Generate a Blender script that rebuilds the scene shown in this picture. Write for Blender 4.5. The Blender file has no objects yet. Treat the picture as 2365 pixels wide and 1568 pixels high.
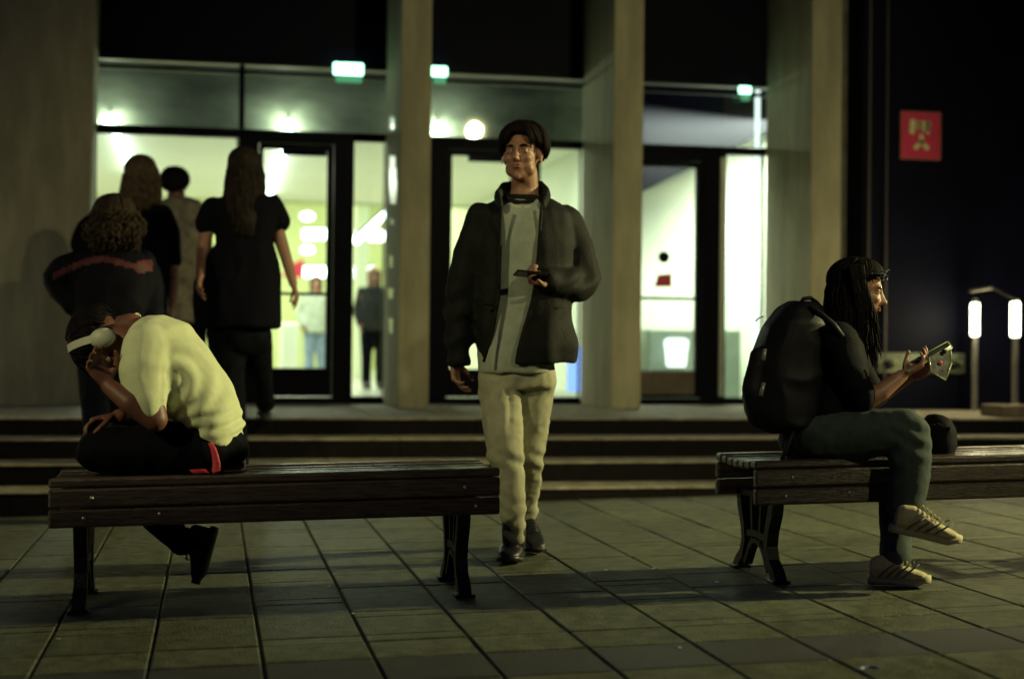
import bpy, bmesh, math, random
import numpy as np
from math import sin, cos, atan, pi, radians, sqrt
from mathutils import Vector, Matrix

# ------------------------------------------------------------------ camera, world, lamps, exposure
scene = bpy.context.scene
COL = scene.collection
F_PX, CAM_H = 3500.0, 0.885
YAW, PITCH, ROLL = atan(690 / 3500), atan(21 / 3500), 0.0096
FW = np.array([sin(YAW) * cos(PITCH), cos(YAW) * cos(PITCH), sin(PITCH)])
_r0 = np.array([cos(YAW), -sin(YAW), 0.0]); _u0 = np.cross(_r0, FW)
RT = _r0 * cos(ROLL) + _u0 * sin(ROLL)
UP = _u0 * cos(ROLL) - _r0 * sin(ROLL)
CC = np.array([0.0, 0.0, CAM_H])

cam_data = bpy.data.cameras.new('camera')
cam = bpy.data.objects.new('camera', cam_data); COL.objects.link(cam)
M = Matrix(((RT[0], UP[0], -FW[0], 0), (RT[1], UP[1], -FW[1], 0), (RT[2], UP[2], -FW[2], 0), (0, 0, 0, 1)))
cam.matrix_world = Matrix.Translation(CC) @ M
cam_data.sensor_width = 36.0
cam_data.lens = 36.0 * F_PX / 2365.0
cam_data.clip_start, cam_data.clip_end = 0.1, 300
cam_data.dof.use_dof = True
cam_data.dof.focus_distance = 5.5
cam_data.dof.aperture_fstop = 1.5
scene.camera = cam

world = bpy.data.worlds.new('World'); scene.world = world; world.use_nodes = True
wn = world.node_tree.nodes; wl = world.node_tree.links
bg = wn['Background']
bg.inputs['Color'].default_value = (0.12, 0.15, 1.0, 1)
bg.inputs['Strength'].default_value = 0.032

scene.view_settings.view_transform = 'Standard'
scene.view_settings.look = 'None'
scene.view_settings.exposure = 0.0
scene.view_settings.gamma = 1.0
scene.view_settings.use_curve_mapping = False
scene.cycles.use_denoising = True
scene.cycles.max_bounces = 6
scene.cycles.sample_clamp_indirect = 4.0
scene.cycles.caustics_reflective = False
scene.cycles.caustics_refractive = False

def spot(name, loc, target, power, color, cone, blend=0.5, radius=0.12, parent=None):
    d = bpy.data.lights.new(name, 'SPOT'); d.energy = power; d.color = color
    d.spot_size = radians(cone); d.spot_blend = blend; d.shadow_soft_size = radius
    o = bpy.data.objects.new(name, d); COL.objects.link(o); o.location = loc
    o.rotation_euler = (Vector(target) - Vector(loc)).to_track_quat('-Z', 'Y').to_euler()
    return o
def area(name, loc, target, power, color, sx, sy):
    d = bpy.data.lights.new(name, 'AREA'); d.shape = 'RECTANGLE'; d.size = sx; d.size_y = sy
    d.energy = power; d.color = color
    o = bpy.data.objects.new(name, d); COL.objects.link(o); o.location = loc
    o.rotation_euler = (Vector(target) - Vector(loc)).to_track_quat('-Z', 'Y').to_euler()
    return o

LAMP_COL = (1.0, 0.93, 0.42)
LAMP_A = (9.6, 5.6, 3.5)      # plaza lamp to the right, level with the benches
LAMP_B = (4.0, -.2, 4.3)      # plaza lamp on the camera side
spot('street_lamp_light', LAMP_A, (0.9, 5.7, 0.15), 4000, LAMP_COL, 48, 0.85, 0.10)
spot('street_lamp_light', LAMP_B, (2.8, 9.9, 1.25), 1180, (1.0, 0.92, 0.45), 48, 1.0, 0.10)
LAMP_C = (-5.0, 1.2, 4.3)      # plaza lamp to the left
spot('street_lamp_light', LAMP_C, (1.0, 7.4, 0.9), 820, (1.0, 0.92, 0.45), 31, 0.9, 0.10)
# ------------------------------------------------------------------ helpers
def ray(x, y):
    return FW + RT * (x - 1182.5) / F_PX - UP * (y - 784) / F_PX
def P(x, y, Y):
    "point on the vertical plane at distance Y seen at photograph position x, y"
    d = ray(x, y); return CC + d * (Y / d[1])
def ground_z(x): return 0.02 * x
def G(x, y):
    d = ray(x, y); t = CAM_H / (0.02 * d[0] - d[2]); return CC + d * t
def RX(x, y=700):
    d = ray(x, y); return d[0] / d[1]
def DEP(p):
    return float((np.array(p) - CC) @ FW)
def project(V):
    q = V - CC; z = q @ FW
    return 1182.5 + F_PX * (q @ RT) / z, 784 - F_PX * (q @ UP) / z

def meta(o, label=None, cat=None, group=None, kind=None):
    if label: o['label'] = label
    if cat: o['category'] = cat
    if group: o['group'] = group
    if kind: o['kind'] = kind
    return o
def empty(name, loc, label=None, cat=None, group=None):
    o = bpy.data.objects.new(name, None); COL.objects.link(o); o.location = Vector([float(c) for c in loc])
    o.empty_display_size = 0.1
    return meta(o, label, cat, group)

class MB:
    def __init__(s): s.v = []; s.f = []
    def add(s, vs, fs):
        n = len(s.v); s.v.extend([tuple(float(c) for c in p) for p in vs]); s.f.extend([tuple(i + n for i in f) for f in fs]); return s
    def box(s, x0, x1, y0, y1, z0, z1):
        v = [(x, y, z) for x in (x0, x1) for y in (y0, y1) for z in (z0, z1)]
        return s.add(v, [(0, 1, 3, 2), (4, 6, 7, 5), (0, 4, 5, 1), (2, 3, 7, 6), (0, 2, 6, 4), (1, 5, 7, 3)])
    def hexa(s, v):  # 8 points: bottom 4 ccw, top 4 ccw
        return s.add(v, [(3, 2, 1, 0), (4, 5, 6, 7), (0, 1, 5, 4), (1, 2, 6, 5), (2, 3, 7, 6), (3, 0, 4, 7)])
    def bev(s, x0, x1, y0, y1, z0, z1, b=0.006, seg=2):
        bm = bmesh.new(); bmesh.ops.create_cube(bm, size=1)
        for v in bm.verts:
            v.co = Vector(((x0 + x1) / 2 + v.co.x * (x1 - x0), (y0 + y1) / 2 + v.co.y * (y1 - y0), (z0 + z1) / 2 + v.co.z * (z1 - z0)))
        bmesh.ops.bevel(bm, geom=bm.edges[:], offset=b, segments=seg, profile=0.5, affect='EDGES')
        bm.verts.index_update()
        s.add([v.co for v in bm.verts], [[v.index for v in f.verts] for f in bm.faces]); bm.free(); return s
    def ring(s, rings, cap=True, flip=False):
        n = len(rings[0]); v = [p for r in rings for p in r]; f = []
        for i in range(len(rings) - 1):
            for j in range(n):
                k = (j + 1) % n
                f.append((i * n + j, i * n + k, (i + 1) * n + k, (i + 1) * n + j))
        if cap:
            f.append(tuple(range(n - 1, -1, -1))); f.append(tuple(range((len(rings) - 1) * n, len(rings) * n)))
        return s.add(v, f)
    def tube(s, path, rad, n=8):
        path = [np.array(p, float) for p in path]
        if not hasattr(rad, '__len__'): rad = [rad] * len(path)
        rings = []; prev = None
        for i, p in enumerate(path):
            t = path[min(i + 1, len(path) - 1)] - path[max(i - 1, 0)]
            t = t / (np.linalg.norm(t) + 1e-9)
            if prev is None:
                a = np.array([0, 0, 1.0]) if abs(t[2]) < .9 else np.array([1.0, 0, 0])
            else: a = prev
            a = a - t * (a @ t); a /= (np.linalg.norm(a) + 1e-9); prev = a
            b = np.cross(t, a)
            rings.append([p + rad[i] * (a * cos(2 * pi * k / n) + b * sin(2 * pi * k / n)) for k in range(n)])
        return s.ring(rings)
    def cyl(s, c, axis, r, h, n=16):
        c = np.array(c, float); axis = np.array(axis, float); axis /= np.linalg.norm(axis)
        return s.tube([c, c + axis * h], r, n)
    def ell(s, c, r, rot=None, nu=20, nv=12):
        c = np.array(c, float); R = np.eye(3) if rot is None else np.array(rot)
        v = []; f = []
        for i in range(1, nv):
            th = pi * i / nv
            for j in range(nu):
                ph = 2 * pi * j / nu
                v.append(c + R @ np.array([r[0] * sin(th) * cos(ph), r[1] * sin(th) * sin(ph), r[2] * cos(th)]))
        top = len(v); v.append(c + R @ np.array([0, 0, r[2]])); bot = len(v); v.append(c - R @ np.array([0, 0, r[2]]))
        for i in range(nv - 2):
            for j in range(nu):
                k = (j + 1) % nu; f.append((i * nu + j, (i + 1) * nu + j, (i + 1) * nu + k, i * nu + k))
        for j in range(nu):
            k = (j + 1) % nu; f.append((top, j, k)); f.append((bot, (nv - 2) * nu + k, (nv - 2) * nu + j))
        return s.add(v, f)
    def chain(s, pts, n=14):
        "rounded limb: [(point, radius), ...]"
        for i, (p, r) in enumerate(pts):
            s.ell(p, (r, r, r), nu=n, nv=8)
            if i:
                q, r2 = pts[i - 1]; s.tube([q, p], [r2, r], n)
        return s
    def loft(s, st, n=28, e=2.3):
        "stations (centre, half vector a, half vector b)"
        rings = []
        for c, a, b in st:
            c, a, b = np.array(c), np.array(a), np.array(b); rr = []
            for k in range(n):
                t = 2 * pi * k / n; ct, sn = cos(t), sin(t)
                rr.append(c + a * math.copysign(abs(ct) ** (2 / e), ct) + b * math.copysign(abs(sn) ** (2 / e), sn))
            rings.append(rr)
        return s.ring(rings)
    def mesh(s, name, off=(0, 0, 0), smooth=False):
        me = bpy.data.meshes.new(name); o = np.array(off, float)
        V = np.array(s.v, float) - o
        me.from_pydata(V.tolist(), [], s.f); me.update()
        if smooth: me.shade_smooth()
        return me
    def build(s, name, mat, parent=None, smooth=False, wloc=None):
        "link as one object; a child is stored relative to its parent"
        loc = (0, 0, 0)
        if wloc is not None: loc = wloc
        elif s.v:
            V = np.array(s.v); loc = ((V[:, 0].min() + V[:, 0].max()) / 2, (V[:, 1].min() + V[:, 1].max()) / 2, V[:, 2].min())
        me = s.mesh(name, loc, smooth); return link(name, me, mat, parent, loc)
def wpos(o):
    v = Vector((0, 0, 0))
    while o is not None: v = v + o.location; o = o.parent
    return v
def link(name, me, mat, parent, loc):
    fixn = bmesh.new(); fixn.from_mesh(me); bmesh.ops.recalc_face_normals(fixn, faces=fixn.faces[:]); fixn.to_mesh(me); fixn.free()
    o = bpy.data.objects.new(name, me); COL.objects.link(o)
    if mat: me.materials.append(mat)
    if parent: o.parent = parent; o.location = Vector([float(c) for c in loc]) - wpos(parent)
    else: o.location = Vector([float(c) for c in loc])
    return o

# value noise for folds and clumps
_rs = np.random.RandomState(7); _T = _rs.rand(32, 32, 32) * 2 - 1
def vnoise(Pn):
    i = np.floor(Pn).astype(int); f = Pn - i; f = f * f * (3 - 2 * f); out = 0
    for dx in (0, 1):
        for dy in (0, 1):
            for dz in (0, 1):
                w = (f[:, 0] if dx else 1 - f[:, 0]) * (f[:, 1] if dy else 1 - f[:, 1]) * (f[:, 2] if dz else 1 - f[:, 2])
                out = out + w * _T[(i[:, 0] + dx) % 32, (i[:, 1] + dy) % 32, (i[:, 2] + dz) % 32]
    return out

def fuse(mb, voxel, smooth=2, factor=0.5):
    "join overlapping closed pieces into one continuous skin"
    me = mb.mesh('tmp'); bm = bmesh.new(); bm.from_mesh(me); bmesh.ops.recalc_face_normals(bm, faces=bm.faces[:]); bm.to_mesh(me); bm.free()
    o = bpy.data.objects.new('tmp', me); COL.objects.link(o)
    m = o.modifiers.new('r', 'REMESH'); m.mode = 'VOXEL'; m.voxel_size = voxel; m.adaptivity = 0
    if smooth:
        m2 = o.modifiers.new('s', 'SMOOTH'); m2.iterations = smooth; m2.factor = factor
    dg = bpy.context.evaluated_depsgraph_get(); dg.update()
    ev = bpy.data.meshes.new_from_object(o.evaluated_get(dg))
    bpy.data.objects.remove(o); bpy.data.meshes.remove(me)
    return ev
def getV(me):
    a = np.empty(len(me.vertices) * 3); me.vertices.foreach_get('co', a); return a.reshape(-1, 3)
def getN(me):
    a = np.empty(len(me.vertices) * 3); me.vertices.foreach_get('normal', a); return a.reshape(-1, 3)
def setV(me, V):
    me.vertices.foreach_set('co', V.ravel()); me.update()
def folds(me, amp, freq, stretch=(1, 1, 1), seed=0, warp=0.5):
    V = getV(me); N = getN(me); S = V * np.array(stretch) * freq + seed * 3.7
    w = np.stack([vnoise(S * .6 + k * 9.1) for k in (1, 2, 3)], 1) * warp
    n = vnoise(S + w); r = 1 - 2 * np.abs(n) ** 0.8
    setV(me, V + N * (amp * (r * .6 + vnoise(S * .5 + 5) * .6))[:, None])
def cut(me, pred):
    "delete faces whose centre satisfies pred(centres, normals)"
    bm = bmesh.new(); bm.from_mesh(me)
    bm.faces.ensure_lookup_table()
    C = np.array([f.calc_center_median()[:] for f in bm.faces]); N = np.array([f.normal[:] for f in bm.faces])
    k = pred(C, N)
    bmesh.ops.delete(bm, geom=[f for f, d in zip(bm.faces, k) if d], context='FACES')
    bnd = {}
    for e in bm.edges:
        if e.is_boundary:
            a, b = e.verts; bnd.setdefault(a, []).append(b); bnd.setdefault(b, []).append(a)
    for _ in range(14):
        new = {v: (v.co * .4 + sum((w.co for w in ws), Vector()) / len(ws) * .6) for v, ws in bnd.items() if len(ws) == 2}
        for v, c in new.items(): v.co = c
    bm.to_mesh(me); bm.free(); return me
def inpoly(x, y, poly):
    ins = np.zeros(len(x), bool); n = len(poly); j = n - 1
    for i in range(n):
        xi, yi = poly[i]; xj, yj = poly[j]
        c = ((yi > y) != (yj > y)) & (x < (xj - xi) * (y - yi) / (yj - yi + 1e-9) + xi)
        ins ^= c; j = i
    return ins
def skin_obj(name, me, mat, parent, thick=None):
    me.name = name; me.shade_smooth()
    V = getV(me); loc = (V[:, 0].mean(), V[:, 1].mean(), V[:, 2].min())
    setV(me, V - np.array(loc)); me.materials.clear()
    o = bpy.data.objects.new(name, me); COL.objects.link(o); me.materials.append(mat)
    o.location = Vector([float(c) for c in loc]) - (wpos(parent) if parent else Vector((0, 0, 0)))
    if parent: o.parent = parent
    if thick:
        m = o.modifiers.new('thickness', 'SOLIDIFY'); m.thickness = thick; m.offset = -1
    return o

# ------------------------------------------------------------------ materials
def mat(name, color, rough=0.6, metal=0.0, noise=0.0, nscale=8.0, bump=0.0, bscale=60.0, spec=0.5, emit=None, estr=0.0, color2=None, coord='Object', stretch=(1, 1, 1), vary=0.0):
    m = bpy.data.materials.new(name); m.use_nodes = True; nt = m.node_tree; b = nt.nodes['Principled BSDF']; L = nt.links
    b.inputs['Base Color'].default_value = (*color, 1); b.inputs['Roughness'].default_value = rough
    b.inputs['Metallic'].default_value = metal; b.inputs['Specular IOR Level'].default_value = spec
    if emit:
        b.inputs['Emission Color'].default_value = (*emit, 1); b.inputs['Emission Strength'].default_value = estr
    tc = nt.nodes.new('ShaderNodeTexCoord'); mp = nt.nodes.new('ShaderNodeMapping'); mp.inputs['Scale'].default_value = stretch
    if coord == 'World':
        gn = nt.nodes.new('ShaderNodeNewGeometry'); L.new(gn.outputs['Position'], mp.inputs[0])
    else: L.new(tc.outputs[coord], mp.inputs[0])
    if noise or color2:
        n = nt.nodes.new('ShaderNodeTexNoise'); n.inputs['Scale'].default_value = nscale; n.inputs['Detail'].default_value = 8; n.inputs['Roughness'].default_value = 0.65
        L.new(mp.outputs[0], n.inputs['Vector'])
        rp = nt.nodes.new('ShaderNodeValToRGB')
        c2 = color2 or tuple(max(0, c * (1 - noise)) for c in color); c1 = color if color2 else tuple(min(1, c * (1 + noise)) for c in color)
        rp.color_ramp.elements[0].color = (*c2, 1); rp.color_ramp.elements[1].color = (*c1, 1)
        rp.color_ramp.elements[0].position = .36; rp.color_ramp.elements[1].position = .64
        L.new(n.outputs['Fac'], rp.inputs[0]); out = rp.outputs[0]
        if vary:
            oi = nt.nodes.new('ShaderNodeObjectInfo'); mr = nt.nodes.new('ShaderNodeMapRange')
            mr.inputs['To Min'].default_value = 1 - vary; mr.inputs['To Max'].default_value = 1 + vary
            L.new(oi.outputs['Random'], mr.inputs[0])
            mx = nt.nodes.new('ShaderNodeVectorMath'); mx.operation = 'SCALE'
            L.new(out, mx.inputs[0]); L.new(mr.outputs[0], mx.inputs['Scale']); out = mx.outputs[0]
        L.new(out, b.inputs['Base Color'])
        rr = nt.nodes.new('ShaderNodeMapRange'); rr.inputs['To Min'].default_value = max(.03, rough - .1); rr.inputs['To Max'].default_value = min(1, rough + .12)
        L.new(n.outputs['Fac'], rr.inputs[0]); L.new(rr.outputs[0], b.inputs['Roughness'])
    if bump:
        n2 = nt.nodes.new('ShaderNodeTexNoise'); n2.inputs['Scale'].default_value = bscale; n2.inputs['Detail'].default_value = 5
        L.new(mp.outputs[0], n2.inputs['Vector'])
        bp = nt.nodes.new('ShaderNodeBump'); bp.inputs['Strength'].default_value = bump; bp.inputs['Distance'].default_value = 0.01
        L.new(n2.outputs['Fac'], bp.inputs['Height']); L.new(bp.outputs[0], b.inputs['Normal'])
    return m
def glow(name, color, strength):
    m = bpy.data.materials.new(name); m.use_nodes = True; nt = m.node_tree; nt.nodes.clear()
    e = nt.nodes.new('ShaderNodeEmission'); e.inputs[0].default_value = (*color, 1); e.inputs[1].default_value = strength
    o = nt.nodes.new('ShaderNodeOutputMaterial'); nt.links.new(e.outputs[0], o.inputs[0]); return m
def glassmat(name, tint=(1, 1, 1), refl=0.06, rough=0.02):
    m = bpy.data.materials.new(name); m.use_nodes = True; nt = m.node_tree; nt.nodes.clear(); L = nt.links
    t = nt.nodes.new('ShaderNodeBsdfTransparent'); t.inputs[0].default_value = (*tint, 1)
    g = nt.nodes.new('ShaderNodeBsdfGlossy'); g.inputs['Roughness'].default_value = rough
    lw = nt.nodes.new('ShaderNodeLayerWeight'); lw.inputs[0].default_value = 0.35
    mr = nt.nodes.new('ShaderNodeMapRange'); mr.inputs['To Min'].default_value = refl * .6; mr.inputs['To Max'].default_value = refl * 5
    L.new(lw.outputs['Facing'], mr.inputs[0])
    x = nt.nodes.new('ShaderNodeMixShader'); L.new(mr.outputs[0], x.inputs[0]); L.new(t.outputs[0], x.inputs[1]); L.new(g.outputs[0], x.inputs[2])
    o = nt.nodes.new('ShaderNodeOutputMaterial'); L.new(x.outputs[0], o.inputs[0]); return m

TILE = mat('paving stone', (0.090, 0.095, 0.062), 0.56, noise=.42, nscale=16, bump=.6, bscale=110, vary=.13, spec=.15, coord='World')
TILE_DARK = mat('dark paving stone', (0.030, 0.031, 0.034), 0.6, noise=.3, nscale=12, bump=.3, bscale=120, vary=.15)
JOINT = mat('joint sand', (0.03, 0.028, 0.024), 0.9, noise=.3, nscale=30, bump=.4, bscale=90)
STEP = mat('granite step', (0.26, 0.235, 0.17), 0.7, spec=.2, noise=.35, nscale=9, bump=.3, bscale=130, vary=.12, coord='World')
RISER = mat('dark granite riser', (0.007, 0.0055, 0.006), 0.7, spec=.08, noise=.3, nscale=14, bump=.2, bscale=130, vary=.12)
CONC = mat('concrete', (0.31, 0.285, 0.18), 0.85, noise=.20, nscale=1.6, bump=.35, bscale=30, stretch=(4, 4, .9))
BLACKM = mat('black door metal', (0.0018, 0.0018, 0.006), 0.5, noise=.2, nscale=6, spec=.05)
DARKWALL = mat('dark cladding', (0.0020, 0.0022, 0.009), 0.6, spec=.08, noise=.3, nscale=2.5, bump=.1, bscale=20)
STEEL = mat('brushed steel', (0.42, 0.41, 0.36), 0.35, .9, noise=.15, nscale=20)
BULK = mat('grey metal fascia', (0.075, 0.082, 0.065), 0.45, .25, noise=.35, nscale=1.6, stretch=(1, 1, 3))
GLASS = glassmat('window glass', (.97, 1, .98), .05)
WOOD = mat('worn bench plank', (0.058, 0.041, 0.029), 0.27, noise=.45, nscale=9, bump=.35, bscale=40, stretch=(1, 14, 14), spec=.5, vary=.25)
IRON = mat('black cast iron', (0.008, 0.008, 0.010), 0.45, .3, noise=.3, nscale=30, bump=.25, bscale=90)
BOLT = mat('bright bolt head', (0.6, 0.58, 0.5), 0.3, .9)
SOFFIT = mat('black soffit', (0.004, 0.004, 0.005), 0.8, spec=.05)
CEIL = mat('interior ceiling', (0.78, 0.78, 0.66), 0.8, noise=.03, nscale=1.2)
INWALL = mat('interior wall', (0.58, 0.62, 0.34), 0.7, noise=.08, nscale=1)
WHITEWALL = mat('white interior wall', (0.78, 0.82, 0.68), 0.7, noise=.02, nscale=1)
INFLOOR = mat('interior floor', (0.35, 0.36, 0.30), 0.3, noise=.1, nscale=2)
TUBE = glow('fluorescent tube', (0.80, 1.0, 0.92), 9.0)
BLOB = glow('bright lamp', (0.80, 1.0, 0.92), 14.0)
GREEN = glow('green exit light', (0.42, 1.0, 0.66), 4.5)
LED = glow('handrail led', (0.92, 1.0, 0.70), 9.0)
RED = mat('red print', (0.60, 0.03, 0.085), 0.5, noise=.1, nscale=10)
SIGNYEL = mat('pale yellow print', (0.62, 0.64, 0.30), 0.6, noise=.2, nscale=30)
PAPER = mat('white paper', (0.75, 0.74, 0.66), 0.3, noise=.15, nscale=20)
SKIN = mat('skin', (0.25, 0.12, 0.075), 0.5, noise=.12, nscale=20, bump=.08, bscale=200)
SKIN_D = mat('darker skin', (0.17, 0.070, 0.045), 0.5, noise=.12, nscale=20, bump=.08, bscale=200)
def cloth(name, c, rough=.85, noise=.2, bs=260): return mat(name, c, rough, noise=noise, nscale=14, bump=.25, bscale=bs, spec=.2 if max(c) > .05 else .08)
def hairm(name, c, c2=None): return mat(name, c, .7, noise=.35, nscale=30, color2=c2, spec=.14 if max(c) > .02 else .06)

def AZ(x, y, z):
    d = ray(x, y); return CC + d * ((z - CAM_H) / d[2])

# ------------------------------------------------------------------ pavement
SL = 0.02
gp = MB(); S = 70
gp.add([(-S, -S, -S * SL - .008), (S, -S, S * SL - .008), (S, 9.5, S * SL - .008), (-S, 9.5, -S * SL - .008)], [(0, 1, 2, 3)])
pave = gp.build('pavement', JOINT, wloc=(0, 0, 0)); meta(pave, kind='structure')
rnd = random.Random(5)
TW = 0.3105
TILE_MESH = {}
def tile_mesh(L, dark):
    k = (round(L, 3), dark)
    if k not in TILE_MESH:
        w = TW - .009
        b = .004
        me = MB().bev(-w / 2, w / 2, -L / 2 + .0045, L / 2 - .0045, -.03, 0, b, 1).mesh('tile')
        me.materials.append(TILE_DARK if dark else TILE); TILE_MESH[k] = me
    return TILE_MESH[k]
X0 = -0.476 - 20 * TW
far_tiles = MB(); ntile = 0
bpy.context.view_layer.update()
for c in range(50):
    xc = X0 + (c + .5) * TW
    y = 1.5; segs = []
    base = [1.55, 2.15, 2.75, 3.35, 3.955, 4.27, 4.52]
    ys = list(base); yy = 4.52
    r = rnd.random()
    if r < .45: yy += .1; ys.append(yy)
    while yy < 8.0:
        L = rnd.choice([.6, .5, .31, .31, .4])
        yy = min(yy + L, 8.29); ys.append(yy)
        if rnd.random() < .4 and yy < 8.0: yy += .1; ys.append(yy)
    if 8.29 - ys[-1] > .05: ys.append(8.29)
    for a, b in zip(ys[:-1], ys[1:]):
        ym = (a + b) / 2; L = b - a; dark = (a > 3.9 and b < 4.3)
        u, v = project(np.array([[xc, ym, SL * xc]])); u = u[0]; v = v[0]
        jz = rnd.uniform(-.0012, .0012)
        if -130 < u < 2500 and v < 1680 and ym > 3.3:
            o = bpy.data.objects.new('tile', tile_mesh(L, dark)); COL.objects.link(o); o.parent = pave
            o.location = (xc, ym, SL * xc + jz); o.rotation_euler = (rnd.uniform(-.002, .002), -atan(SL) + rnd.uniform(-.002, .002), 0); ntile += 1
        else:
            w = (TW - .009) / 2; z0 = SL * xc
            far_tiles.hexa([(xc - w, a + .003, z0 - .03 - w * SL), (xc + w, a + .003, z0 - .03 + w * SL), (xc + w, b - .003, z0 - .03 + w * SL), (xc - w, b - .003, z0 - .03 - w * SL),
                            (xc - w, a + .003, z0 - w * SL), (xc + w, a + .003, z0 + w * SL), (xc + w, b - .003, z0 + w * SL), (xc - w, b - .003, z0 - w * SL)])
print('tiles', ntile)
ft = far_tiles.build('outer_tiles', TILE, pave, wloc=(0, 0, 0)); meta(ft, kind='stuff')

# ------------------------------------------------------------------ steps and landing
ZS = [0.109, 0.227, 0.344, 0.450]; YS = [8.30, 8.65, 9.00, 9.35]
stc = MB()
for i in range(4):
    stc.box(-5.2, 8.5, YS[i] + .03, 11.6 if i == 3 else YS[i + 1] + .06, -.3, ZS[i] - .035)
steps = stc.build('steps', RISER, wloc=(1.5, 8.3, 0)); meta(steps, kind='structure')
for i in range(4):
    L = 1.24; x = -5.2 + (.37, .9, .1, .62)[i] - 1.24; y0 = YS[i]; y1 = YS[i + 1] + .02 if i < 3 else YS[i] + .42
    while x < 8.4:
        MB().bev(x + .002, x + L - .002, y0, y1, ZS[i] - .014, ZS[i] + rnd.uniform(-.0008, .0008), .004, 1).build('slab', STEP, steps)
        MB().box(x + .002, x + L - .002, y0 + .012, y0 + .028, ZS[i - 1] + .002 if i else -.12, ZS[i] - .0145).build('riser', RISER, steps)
        x += L
x = -5.2
while x < 8.4:
    for y0, y1 in ((9.79, 10.7), (10.704, 11.62)):
        MB().bev(x + .003, x + .617, y0, y1, .40, .450 + rnd.uniform(-.001, .001), .003, 1).build('slab', STEP, steps)
    x += .62

# ------------------------------------------------------------------ pillars and walls
def pillar(x0, x1, label):
    t = empty('pillar', ((x0 + x1) / 2, 10.65, .45), label, 'pillar', 'concrete pillars of the entrance')
    MB().bev(x0, x1, 10.65, 11.60, .452, 6.2, .008, 2).build('shaft', CONC, t)
    return t
p1 = pillar(1.283, 1.501, 'slim concrete pillar with torn white paper strips, left of the walking man')
p2 = pillar(2.838, 3.060, 'tall plain concrete pillar directly to the right of the walking man')
p3 = pillar(4.362, 4.602, 'wide-sided concrete pillar behind the seated woman with backpack')
lw = empty('concrete_wall', (-2.5, 11.2, .45), 'broad concrete wall at left carrying soft shadows of people', 'wall')
MB().hexa([(-6.5, 11.2, .452), (-.885, 11.2, .452), (-.885, 11.62, .452), (-6.5, 11.62, .452), (-6.5, 11.2, 6.2), (-.82, 11.2, 6.2), (-.82, 11.62, 6.2), (-6.5, 11.62, 6.2)]).build('wall_face', CONC, lw)
rw = empty('dark_wall', (6.5, 10.6, .45), 'black clad wall to the right of the last pillar, bearing the red sign', 'wall')
MB().box(4.80, 12.0, 10.72, 11.62, .452, 6.2).build('wall_face', DARKWALL, rw)
MB().box(4.61, 4.795, 11.0, 11.62, .452, 6.2).build('wall_return', mat('stained concrete', (.12, .11, .09), .9, noise=.3), rw)
for xx, rr in ((4.845, .010), (4.985, .008)):
    MB().bev(xx - rr, xx + rr, 10.69, 10.718, .5, 6.1, .003, 1).build('edge_trim', mat('dull trim', (.07, .06, .06), .5, .4), rw)

# torn paper strips on the left face of the first pillar
ps = empty('paper_strip', (1.28, 11.05, 1.7), 'torn strip of white papers and tape stuck down the side of a pillar', 'poster')
for k, (ya, yb, xa, xb) in enumerate([(268, 300, 900, 912), (360, 388, 900, 914), (386, 414, 899, 916), (412, 442, 899, 917), (440, 472, 900, 916), (505, 520, 901, 910), (590, 618, 899, 908), (665, 690, 897, 909), (735, 770, 898, 908)]):
    # pixel -> depth on the plane X = 1.28
    def onx(x, y):
        d = ray(x, y); return CC + d * (1.279 / d[0])
    q = [onx(xa, ya), onx(xb, ya + 2), onx(xb - rnd.random() * 2, yb), onx(xa + rnd.random() * 2, yb - 1)]
    v = [(1.2785, p[1], p[2]) for p in q] + [(1.2800, p[1], p[2]) for p in q]
    MB().hexa(v).build('paper', PAPER, ps)

# ------------------------------------------------------------------ entrance building
YF = 11.65
bd = empty('entrance_building', (1.7, YF, .45), 'dark glazed entrance front with three tall door bays behind the pillars', 'building')
MB().box(-6.5, 12, 11.625, 11.80, 3.02, 6.2).build('upper_wall', DARKWALL, bd)
MB().bev(-6.5, 12, 10.3, 11.9, 6.2, 6.6, .02, 1).build('roof_slab', DARKWALL, bd)
ZH0, ZH1, ZT = 2.470, 2.522, 2.955
MB().bev(-.9, 4.40, YF - .04, YF + .04, ZH0, ZH1, .004, 1).build('header_bar', BLACKM, bd)
MB().bev(-.9, 4.40, YF - .03, YF + .03, ZT - .014, ZT + .012, .003, 1).build('top_rail', BLACKM, bd)
MB().bev(-.9, 4.40, YF - .045, YF + .03, ZT + .05, 3.018, .004, 1).build('top_trim', mat('dim bronze trim', (.035, .035, .022), .4, .3, noise=.3, nscale=5), bd)
MB().bev(-.9, 4.40, YF - .05, YF + .05, .452, .500, .004, 1).build('sill', BLACKM, bd)
def mull(xa, xb, z0, z1, nm='mullion'): MB().bev(xa, xb, YF - .045, YF + .045, z0, z1, .004, 1).build(nm, BLACKM, bd)
mull(.172, .214, ZH1 + .002, 3.0)
mull(1.50, 1.520, ZH1 + .002, 3.0)
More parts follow.
